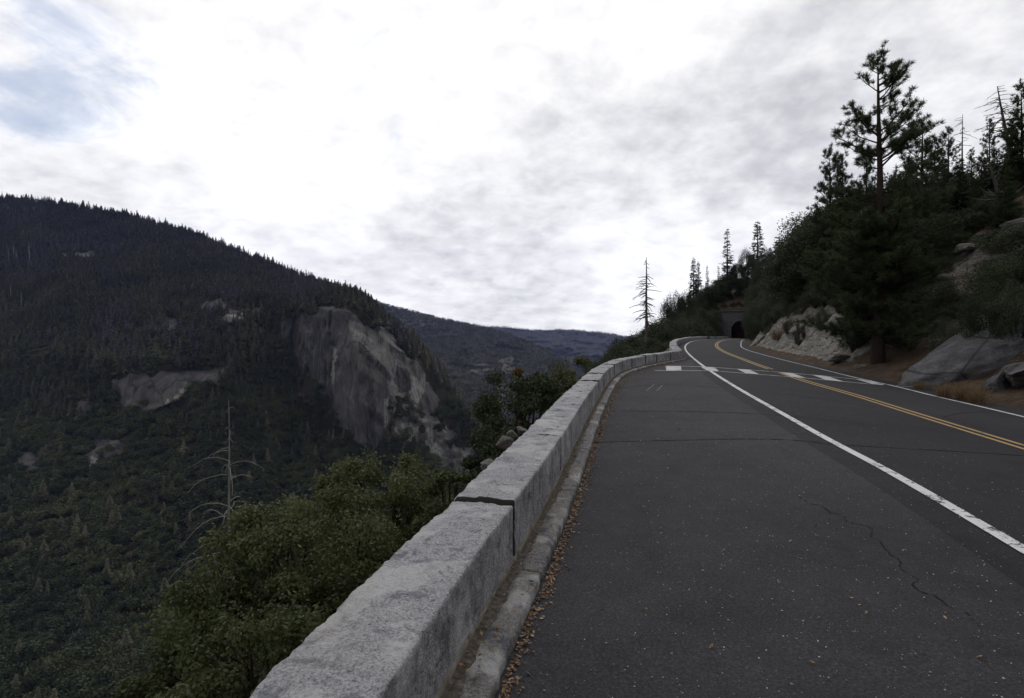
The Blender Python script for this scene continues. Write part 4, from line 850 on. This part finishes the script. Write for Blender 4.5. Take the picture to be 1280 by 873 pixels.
def tree_at(key, H0, px, pytop, Y, name, label, group=None, sxy=1.0, rot=None, cat='tree', parts=('trunk','crown'), hmin=3):
    X = (px-HX)/F*Y; z = gz(X, Y); top = EYE+(HY-pytop)/F*Y; h = max(hmin, top-z); b = top-h
    sc_ = (h+.15)/H0
    if key.startswith('oak'): sxy = min(sxy, 4.6/(2.4*sc_))
    return plant(key, X, Y, min(z, b)-.15, sc_, random.Random(px*7+Y).uniform(0, 6.28) if rot is None else rot, name, label, cat, group, parts, sxy)
G1 = 'pines on the slope right of the road'
for a in [('pond_a', 1038, 192, 41, 'young pine at the left end of the right hand pine group', .85),
          ('pond_b', 1053, 196, 40, 'slim young pine second in the row left of the big roadside pine', .8),
          ('pond_b', 1083, 193, 42, 'slim pine showing just left of the big roadside pine trunk', .8),
          ('pond_a', 1152, 158, 33, 'dense pine close behind the right side of the big roadside pine', 1.05),
          ('pond_a', 1185, 164, 42, 'pine with a rounded tuft top beside the thin bare pole', .9),
          ('pond_b', 1215, 188, 44, 'dark pine between the bare pole and the leaning dead trunk', 1.0),
          ('pond_b', 1237, 150, 40, 'ragged pine just left of the leaning dead trunk', .75),
          ('pond_a', 1277, 108, 36, 'big dark pine cut by the right edge of the picture', 1.0),
          ('pond_a', 1312, 120, 33, 'pine standing outside the right edge', 1.0),
          ('pond_a', 1168, 178, 37, 'pine rising just right of the big roadside pine crown', 1.0),('fir_a', 1200, 196, 40, 'dark fir at the foot of the bare pole', 1.0),('pond_a', 1227, 194, 38, 'low bushy pine left of the leaning dead trunk', 1.05),('fir_a', 1246, 184, 37, 'dark fir beside the foot of the leaning dead trunk', 1.0),
          ('pond_b', 1264, 150, 39, 'pine between the leaning dead trunk and the big dark pine at the edge', 1.0),('fir_a', 1140, 196, 39, 'dark fir behind the right half of the big roadside pine', 1.05),
          ('fir_a', 1072, 322, 29.5, 'young fir crowding the left side of the big pine trunk', 1.1),('fir_b', 1128, 312, 30, 'young fir crowding the right side of the big pine trunk', 1.1),('pond_a', 1112, 280, 31, 'young pine hidden close behind the big pine trunk', 1.1),
          ('pond_a', 1256, 205, 31, 'bushy pine below the leaning dead trunk', 1.1)]:
    tree_at(a[0], 10, a[1], a[2], a[3], 'pine_tree', a[4], G1, a[5])
G2 = 'firs on the skyline above the tunnel'
for a in [('fir_a', 994, 280, 120, 'pointed fir left of two on the skyline near the pine group', .9), ('fir_a', 1008, 270, 115, 'taller pointed fir beside the pine group on the skyline', .9),
          ('fir_b', 947, 276, 235, 'spired fir standing high above the tunnel mouth', 1.0), ('fir_thin', 909, 286, 238, 'thin open fir highest left of the tunnel', .95),
          ('fir_b', 867, 321, 236, 'dark fir with its twin beside it in the gap between the dead tree and tunnel', .85), ('fir_b', 873, 326, 240, 'slightly lower twin of the dark fir pair', .8),
          ('fir_thin', 884, 332, 242, 'small slender fir just right of the dark fir pair', .8), ('fir_thin', 898, 333, 236, 'low slender fir between the small fir and the tall thin one', .8)]:
    tree_at(a[0], 10, a[1], a[2], a[3], 'fir_tree', a[4], G2, a[5])
# dark round trees massed round the tunnel and up the slope
G3 = 'dark trees massed round the tunnel'; LB3 = 'dark rounded tree in the wooded mass round the tunnel mouth'
rg = random.Random(5)
for k, (px, py, Y, s) in enumerate([(838,372,215,1.3),(848,366,220,1.2),(857,360,225,1.2),(872,362,228,1.2),(886,356,230,1.2),(898,348,234,1.2),(912,340,236,1.3),(924,326,238,1.2),(937,312,232,1.2),(950,316,210,1.2),(962,303,215,1.3),(974,308,190,1.2),(985,305,180,1.2),(1000,300,170,1.2),(1012,296,120,1.1),
        (845,388,180,1.2),(862,385,185,1.2),(880,380,190,1.3),(890,376,228,1.0),(903,372,232,1.0),(918,372,236,1.1),(930,366,236,1.1),(950,345,190,1.2),(960,335,160,1.2),(978,330,140,1.2),(994,325,120,1.2),(1008,318,100,1.2),(1020,300,80,1.1),(948,374,150,1.0),(956,368,130,1.0),(968,356,110,1.0),(985,348,90,1.0),(1003,340,78,1.0),(1020,330,66,.9)]):
    if px >= 958 and k % 2: tree_at('fir_a' if k % 4 == 1 else 'fir_b', 10, px, py-14, Y, 'fir_tree', 'dark pointed fir among the rounded trees on the slope above the road bank', 'firs on the slope above the road bank', 1.15, hmin=6); continue
    tree_at(rg.choice(['oak_a', 'oak_b']), 4.9, px, py, Y, 'oak_tree', LB3, G3, s*.8, hmin=6)
G4 = 'trees rising from below the far parapet'
for k, (px, py, Y, s, lb) in enumerate([(828,394,95,1.0,'dark oak topmost of the trees behind the far parapet bend'),(812,402,90,1.0,'dark oak beside the foot of the standing dead tree'),(797,413,85,1.0,'round oak at the left foot of the standing dead tree'),(784,430,70,1.0,'low oak leftmost behind the far parapet bend'),(768,440,58,1.2,'flat topped bush poking over the middle of the parapet'),
        (845,400,110,1.0,'dark oak right of the dead tree above the far parapet'),(820,418,62,1.0,'green oak directly above the far parapet bend'),(838,412,80,1.0,'green oak behind the near end of the far parapet'),(860,398,120,1.0,'dark oak above the far parapet near the road bend'),(872,400,140,1.0,'dark oak left of the tunnel above the parapet'),(850,410,100,1.0,'leafy oak hanging over the far parapet'),(876,404,170,.8,'dark oak nearest the left side of the tunnel mouth'),(805,428,55,1.0,'green shrubby oak between the two parapet stretches')]):
    tree_at(['oak_a', 'oak_b'][k % 2], 4.9, px, py, Y, 'oak_tree', lb, G4, s, hmin=5)
# shrubs over the roadside rock bank
G5 = 'chaparral shrubs on the rock bank'; LB5 = 'rounded grey green shrub on the rock bank between the tunnel and the big pine'
for k, (px, py, Y, r, key) in enumerate([(946,384,78,2.0,'chap_a'),(956,378,72,2.2,'bush_dark'),(965,370,68,2.4,'chap_b'),(976,364,64,2.4,'chap_a'),(987,356,62,2.8,'bush_dark'),(998,362,54,2.0,'chap_a'),(1010,356,52,2.0,'chap_b'),(978,379,58,1.3,'chap_b'),(992,378,52,1.3,'chap_a'),(1006,376,47,1.2,'chap_a'),(1022,366,44,1.5,'bush_dark'),(1035,356,42,1.8,'bush_dark'),(1048,348,40,1.8,'bush_dark'),(962,388,63,.9,'chap_a'),(1018,390,40,.55,'chap_a'),(985,398,45,.5,'chap_b'),(1000,404,40,.4,'chap_a'),(1025,345,52,2.6,'bush_dark'),(1000,342,68,3.2,'bush_dark'),(980,342,78,3.2,'chap_b'),(1030,384,38,.5,'chap_a')]):
    X = (px-HX)/F*Y; z = gz(X, Y); top = EYE+(HY-py)/F*Y; b = min(z, top-.55*r); h = top-b
    plant(key, X, Y, b-.1, (h+.1)/1.25, k*1.3, 'shrub', LB5, 'shrub', G5, ('stem', 'foliage'), min(2.2, 1.05*r/h))
for k, (px, py, Y, r, key, lb) in enumerate([(1125,350,30,1.6,'bush_dark','dark bush right behind the big pine trunk at mid height'),(1068,398,29,1.1,'bush_dark','dark bush against the left side of the big pine trunk'),(1130,405,29,1.3,'bush_dark','twiggy dark bush at the right foot of the big pine'),(1150,380,27,1.0,'chap_a','grey bush between the big pine and the smooth rock slab'),(1240,368,19.5,1.05,'bush_dark','green bush growing over the top of the smooth rock slab'),(1275,372,18.5,1.0,'bush_dark','green bush at the right edge above the rock slab'),(1262,318,25,1.8,'bush_dark','large dark shrub high on the slope at the right edge'),(1215,290,34,2.4,'bush_dark','dark shrub above the pale ledge on the right slope'),(1180,270,36,2.5,'bush_dark','dark shrub behind the big pine crown on the right slope'),(1250,258,34,2.6,'bush_dark','dark shrub below the leaning dead trunk'),(1290,280,28,2.2,'bush_dark','dark shrub crossing the right edge below the big dark pine'),(1150,300,38,2.4,'chap_a','grey shrub seen through the right side of the big pine'),(1200,240,46,3.5,'bush_dark','dark thicket below the bare pole'),(1278,345,20,.9,'chap_b','grey green shrub above the bush at the right edge'),(1110,300,42,2.5,'bush_dark','dark thicket seen through the big pine crown'),(1075,320,44,2.6,'bush_dark','dark thicket left behind the big pine'),(1185,395,22,.6,'chap_a','small grey shrub on top of the slab left end'),(1228,372,25,1.2,'bush_dark','dark shrub right of the pale ledge'),(1205,378,25,1.0,'chap_b','grey shrub in front of the pale ledge'),(1168,345,30,1.2,'bush_dark','dark shrub left of the pale ledge'),(1225,310,33,2.0,'bush_dark','dark shrub directly above the pale ledge'),(1265,285,30,2.0,'bush_dark','dark shrub at the right edge under the crooked dead oak'),(1150,330,33,1.5,'bush_dark','dark shrub close behind the big pine on its right')]):
    X = (px-HX)/F*Y; z = gz(X, Y); top = EYE+(HY-py)/F*Y; b = min(z, top-.6*r); h = top-b
    plant(key, X, Y, b-.1, (h+.1)/1.25, k*1.7+.4, 'shrub', lb, 'shrub', 'shrubs on the slope right of the pine', ('stem', 'foliage'), min(2.0, 1.05*r/h))
for k, (px, py, Y) in enumerate([(896,383,224),(905,379,226),(915,378,227),(925,377,227),(933,376,226),(900,370,232),(912,366,234),(922,363,236),(889,388,223)]):
    tree_at('oak_b', 4.9, px, py, Y, 'oak_tree', LB3, G3, .8, hmin=4)
rg = random.Random(9); GX_ = 'dark trees filling the slope behind the pines'
for k in range(34):
    px = 1012+k*8.6+rg.uniform(-4, 4); py = np.interp(px, [1012,1060,1130,1200,1300], [272,225,205,205,170])+rg.uniform(0, 70); Y = rg.uniform(46, 74)
    tree_at(*rg.choice([('oak_a',4.9),('oak_b',4.9),('fir_a',10),('pond_a',10)]), px, py, Y, 'tree', 'dark tree in the dense wood filling the slope behind the pines', GX_, rg.uniform(1.0, 1.3), hmin=6)
for k in range(36):
    Y = rg.uniform(18, 46); so = rg.uniform(5.5, 24) if Y < 30 else rg.uniform(8, 26); X = float(XR(Y))+so; r_ = rg.uniform(.7, 1.5)
    if abs(X-23) < 2.6 and abs(Y-30) < 2.2: continue
    plant(rg.choice(['bush_dark', 'bush_dark', 'chap_a', 'chap_b']), X, Y, gz(X, Y)-.1, r_, rg.uniform(0, 6.28), 'shrub', 'low dark shrub in the scrub covering the slope above the roadside rocks', 'shrub', 'scrub on the slope above the roadside rocks', ('stem', 'foliage'), rg.uniform(.9, 1.3))
# rock slab and boulders by the road on the right
def at_ground(px, Y): X = (px-HX)/F*Y; return X, gz(X, Y)
slab = link('rock_slab', boulder_mesh('rock_slab', 801, 6.4, 2.9, 1.95, .06, slab_rock, 6, .25)); slab.location = (19.2, 20.5, 1.45); slab.rotation_euler = (R(-14), R(-15), R(18)); tag(slab, 'smooth dark granite slab sloping down to the road at the right edge', 'rock')
for k, (Y, so, r, lb, rt, up) in enumerate([(16.2,2.3,(2.1,1.0,.95),'rough blocky boulder at the right edge in front of the slab',1.1,.1),(16.5,1.6,(.7,.5,.45),'dark cracked boulder wedged at the foot of the slab',.9,.0),(15.6,.75,(.26,.2,.13),'small pale stone at the road edge below the slab',.4,.03),(29,1.6,(.9,.6,.35),'low grey rock left of the big pine foot',.3,-.1),(26.2,1.2,(.40,.32,.16),'flat grey stone in needle litter before the pine',.2,.03),(44,3.4,(3.0,.9,.45),'steep tilted rock high on the bank',.6,-.35),(63,2.2,(2.8,1.5,1.0),'jutting rock that hides the right side of the tunnel',.6,.0),(30,6.0,(1.3,.9,.4),'pale rock under the shrubs left of the pine',.5,.1),(30,11.5,(1.9,1.0,.45),'pale flat ledge among bushes on the right slope',.2,.25),(31,9.0,(.9,.6,.35),'small pale rock left of the flat ledge',.2,.15)]):
    X = float(XR(Y))+so+.3; o = link('boulder', boulder_mesh('boulder', 820+k, *r, mat=slab_rock if k < 2 else bank_rock, sub=5)); o.location = (X, Y, gz(X, Y)+up); o.rotation_euler = (R(-8), R(-8-(k*7)%13) if k > 3 else R(4), rt); tag(o, lb, 'rock', 'rocks on the bank right of the road')
# dry tufts
def tuft_mesh(seed, n=260, h=.55):
    rng = np.random.default_rng(seed); g = Geo(); a = rng.uniform(0, 6.28, n); r = rng.random(n)*.22; P = np.stack([r*np.cos(a), r*np.sin(a), a*0], 1); D = np.stack([np.cos(a)*.35, np.sin(a)*.35, np.ones(n)], 1)+rng.normal(size=(n, 3))*.18; D *= (h*rng.uniform(.5, 1.1, n)/np.linalg.norm(D, axis=1))[:,None]; g.blades(P, D, perp(rng, D)*.006); return g
dry = M('dry_grass', .9, .1); dry.color(dry.ramp(dry.noise(3, 3), [(.3, (.10,.065,.035)), (.7, (.24,.17,.09))])); tm = tuft_mesh(1).mesh('dry_tuft', [dry.m])
for k, (px, Y, s, lb) in enumerate([(972,47,1.9,'round brown dry bush at the foot of the rock bank'),(1205,15.6,1.0,'dry straw coloured grass tuft in front of the slab'),(1180,16.2,.8,'dry grass tuft at the left foot of the slab'),(1222,15.0,.9,'dry grass tuft between slab and cracked boulder'),(1150,18.5,.6,'little dry tuft at the road edge left of the slab')]):
    X, z = at_ground(px, Y); o = link('grass_tuft', tm); o.location = (X, Y, z-.03); o.scale = (s, s, s); tag(o, lb, 'grass tuft', 'dry tufts along the right verge')
# dead trees
def dead(name, pair, X, Y, z, lb, mats, group=None):
    o = thing(name, lb, 'dead tree', (X, Y, z), 0, group); pair[0].add(np.concatenate(pair[1].V), np.concatenate(pair[1].Q)); link('trunk', pair[0].mesh('trunk', [mats], True), o); return o
Y_ = 80.; X_ = (808-HX)/F*Y_; zb = gz(X_, Y_); H_ = EYE+(HY-322)/F*Y_-zb
dead('dead_tree', snag(51, H_, .34, 64, lambda f: .3+5.2*(1-f)**.9, .55, (0, 0), max(.3, 1-9.0/H_), -.1, .022), X_, Y_, zb, 'tall bare dead conifer against the sky left of the tunnel', dark_dead)
Y_ = 15.; X_ = (290-HX)/F*Y_; zb = gz(X_, Y_); zb = max(zb, EYE+(HY-900)/F*Y_); H_ = EYE+(HY-500)/F*Y_-zb
dead('dead_tree', snag(64, H_, .075, 46, lambda f: (.25 if f > .86 else .40+1.9*(1-f)**.6), 1.5, (-.012, 0), .3, .2, .0055), X_, Y_, zb, 'grey dead tree with long drooping branches beside the big green oak', dead_wood)
Y_ = 42.; X_ = (1262-HX)/F*Y_; zb = gz(X_, Y_); H_ = EYE+(HY-108)/F*Y_-zb
dead('dead_tree', snag(53, H_, .20, 60, lambda f: .4+2.0*(1-f)**.4, .3, (-.20, 0), .5, 0, .010), X_, Y_, zb, 'leaning dead trunk with bare twigs at the upper right', dark_dead).location.x += .07*H_
Y_ = 48.; X_ = (1203-HX)/F*Y_; zb = gz(X_, Y_); H_ = EYE+(HY-143)/F*Y_-zb
dead('dead_tree', snag(54, H_, .12, 24, lambda f: .3+1.6*(1-f)**.5, .2, (0, 0), .6, 0, .010), X_, Y_, zb, 'thin bare pole of a dead tree between the right hand pines', dark_dead)
Y_ = 32.; X_ = (1258-HX)/F*Y_; zb = gz(X_, Y_)
dead('dead_tree', snag(58, 4.2, .16, 26, lambda f: 1.9*(1.1-f), -.5, (-.28, 0), .25, .3, .014), X_, Y_, zb, 'crooked dead oak with dark twisting limbs on the right slope', dark_dead)
# pale dead trunks standing on the far mountainside
protos_snag = proto_snag(410).mesh('dead_trunk', [dead_wood]); fp = P1.reshape(-1, 3); fx = PX1.ravel(); fy = PY1.ravel()
for k, (px, py, hp) in enumerate([(10,327,14),(17,325,16),(20,329,14),(36,331,22),(14,379,18),(22,381,14),(27,384,16),(70,366,10),(102,357,12),(124,360,10),(163,336,9),(171,338,12),(283,367,9),(252,315,10),(70,274,9),(78,268,8),(30,268,10)]):
    m = np.argmin((fx-px)**2+(fy-py)**2); P = fp[m]; h = hp/F*P[1]*1.0; o = link('dead_tree', protos_snag); o.location = P; o.scale = (h*1.5, h*1.5, h*1.25); o.rotation_euler = (0, 0, k)
    tag(o, 'pale bare dead trunk standing among the forest on the far mountain', 'dead tree', 'pale dead trunks on the far mountain')

# foreground oaks below the parapet
def near_oak(seed, px, pytop, pxl, pxr, Y, hgt, ncl, nl, leaf, label, mat=oak_leaf, dep=None, zlo=.12):
    X = (px-HX)/F*Y; top = EYE+(HY-pytop)/F*Y; rx = (pxr-pxl)/F*Y*.5; ry = dep or rx*.8; z = top-hgt
    o = thing('oak_tree', label, 'tree', (X, Y, z), 0, 'oaks just below the parapet'); T, C_ = broadleaf(seed, rx, ry, hgt, ncl, nl, leaf, zlo, (.09, .24), 6)
    rt = np.random.default_rng(seed+500)                                   # bare twigs breaking the outline
    for q in range(46):
        a = rt.uniform(0, 6.283); e = rt.uniform(.15, 1.3); p_ = np.array([rx*.72*math.cos(a)*math.cos(e), ry*.72*math.sin(a)*math.cos(e), hgt*(.45+.42*math.sin(e))]); P = limb(rt, p_, a+rt.normal()*.5, e*.8, rt.uniform(.25, .6)*(rx+ry)*.35, 6, .3, .1); T.tube(P, np.linspace(.008, .002, 6), 3)
        tw_t = [at(P, x) for x in rt.random(9)*.6+.4]; U = rdir(rt, 9); W = perp(rt, U); C_.quads(np.array(tw_t)+rt.normal(size=(9, 3))*.02, U*leaf*.9, W*leaf*.5)
    zg = gz(X, Y)
    if zg < z: T.tube([(0, 0, zg-z-.3), (.05, 0, (zg-z)*.4), (0, .05, .4)], [.16, .13, .10], 8)
    link('trunk', T.mesh('trunk', [dark_bark], True), o); link('crown', C_.mesh('crown', [mat]), o); return o
near_oak(61, 375, 612, 225, 530, 7.6, 3.4, 186, 338, 0.029, 'big olive green oak spreading below the nearest parapet blocks')
near_oak(62, 480, 556, 380, 600, 10.5, 3.6, 138, 306, 0.033, 'olive oak crown behind and above the nearest one, below the cliff')
near_oak(63, 290, 690, 180, 420, 6.4, 2.8, 124, 306, 0.026, 'low olive oak at the bottom of the picture left of the parapet')
near_oak(64, 330, 745, 190, 440, 5.0, 2.4, 124, 322, 0.023, 'nearest oak leaves at the outer foot of the closest block')
near_oak(65, 655, 448, 585, 735, 15.0, 5.0, 124, 306, 0.041, 'dark oak rising behind the middle of the parapet', dark_leaf)
near_oak(66, 716, 436, 676, 762, 21.0, 4.0, 76, 290, 0.051, 'small oak top showing just over the parapet before its bend', oak_leaf)
near_oak(67, 630, 496, 580, 690, 13.0, 4.5, 93, 290, 0.041, 'shaded lower oak below the dark one by the parapet', dark_leaf)
near_oak(68, 560, 575, 500, 600, 9.0, 3.0, 76, 306, 0.030, 'olive oak tucked against the outer side of the parapet', oak_leaf)
au = near_oak(69, 648, 460, 640, 657, 15.5, .5, 5, 16, .028, 'little branch of yellow and rust leaves above the dark oak', autumn_leaf, .15)
Y_ = 15.6; dead('dead_tree', snag(71, .75, .025, 14, lambda f: .8, .1, (.5, 0), .1, .15), (672-HX)/F*Y_, Y_, EYE+(HY-488)/F*Y_, 'bare dark twigs sticking out of the dark oak by the parapet', dark_dead)

# fallen leaves along the kerb
rng = np.random.default_rng(9); n = 6800; s = rng.random(n)**1.3*(S1[-1]-cuts[0])+cuts[0]; s = np.minimum(s, S1[-1]-.1); X = np.interp(s, S1, W1[:,0]); Y = np.interp(s, S1, W1[:,1])
tx = np.interp(s+.1, S1, W1[:,0])-np.interp(s-.1, S1, W1[:,0]); ty = np.interp(s+.1, S1, W1[:,1])-np.interp(s-.1, S1, W1[:,1]); l = np.hypot(tx, ty); spread = .045+.10*smooth(Y, 8, 20)
off = .225+np.abs(rng.normal(size=n))*spread; on = rng.random(n) < .12; off[on] = rng.uniform(.02, .19, on.sum()); zo = np.where(on, .088, .006); st = rng.random(n) < .07; off[st] = rng.uniform(.3, 2.6, st.sum()); zo[st] = .006
X = X+ty/l*off; Y = Y-tx/l*off; g = Geo(); C0 = np.stack([X, Y, zroad(X, Y)+zo+rng.random(n)*.012], 1); Nn = np.array([0, 0, 1.])+rng.normal(size=(n, 3))*.35; U = np.cross(Nn, rdir(rng, n)); U /= np.linalg.norm(U, axis=1, keepdims=True); W = np.cross(Nn, U); W /= np.linalg.norm(W, axis=1, keepdims=True); sz = rng.uniform(.008, .02, (n, 1)); g.quads(C0, U*sz, W*sz*.5)
lv = link('fallen_leaves', g.mesh('fallen_leaves', [leaf_litter])); lv['kind'] = 'stuff'; lv['label'] = 'brown fallen leaves gathered along the kerb'; lv['category'] = 'leaves'

grit = M('grit', .8, .3); grit.color(grit.ramp(grit.noise(60, 1), [(.35, (.17,.16,.15)), (.65, (.46,.44,.41))])); n = 9000
Y = 1.6+rng.random(n)**1.5*20; X = LX(Y)+.25+rng.random(n)**.8*(XW(Y)+1.5-LX(Y)); g = Geo(); U = rdir(rng, n)*np.array([1, 1, .1]); U /= np.linalg.norm(U, axis=1, keepdims=True); W = np.stack([-U[:,1], U[:,0], rng.normal(size=n)*.3], 1); sz = (.0025+.005*rng.random((n, 1))**3); g.quads(np.stack([X, Y, zroad(X, Y)+.006], 1), U*sz, W*sz*.75)
gr = link('loose_grit', g.mesh('loose_grit', [grit.m])); gr['kind'] = 'stuff'; gr['label'] = 'pale loose grit scattered over the layby asphalt'; gr['category'] = 'grit'
# ------------------------------------------------------------------ air
import bmesh
bm = bmesh.new(); bmesh.ops.create_cube(bm, size=1); me = bpy.data.meshes.new('haze'); bm.to_mesh(me); bm.free()
hz = link('haze', me); hz.scale = (16000, 13500, 1900); hz.location = (0, 3400, -346.5+950); hz['kind'] = 'stuff'; hz['label'] = 'thin bluish haze in the valley air'
hm = bpy.data.materials.new('haze_air'); hm.use_nodes = True; t = hm.node_tree; t.nodes.clear(); o_ = t.nodes.new('ShaderNodeOutputMaterial'); v_ = t.nodes.new('ShaderNodeVolumePrincipled')
v_.inputs['Color'].default_value = (.44, .54, 1, 1); v_.inputs['Density'].default_value = 2.8e-5; v_.inputs['Anisotropy'].default_value = .0; t.links.new(v_.outputs[0], o_.inputs['Volume']); me.materials.append(hm)
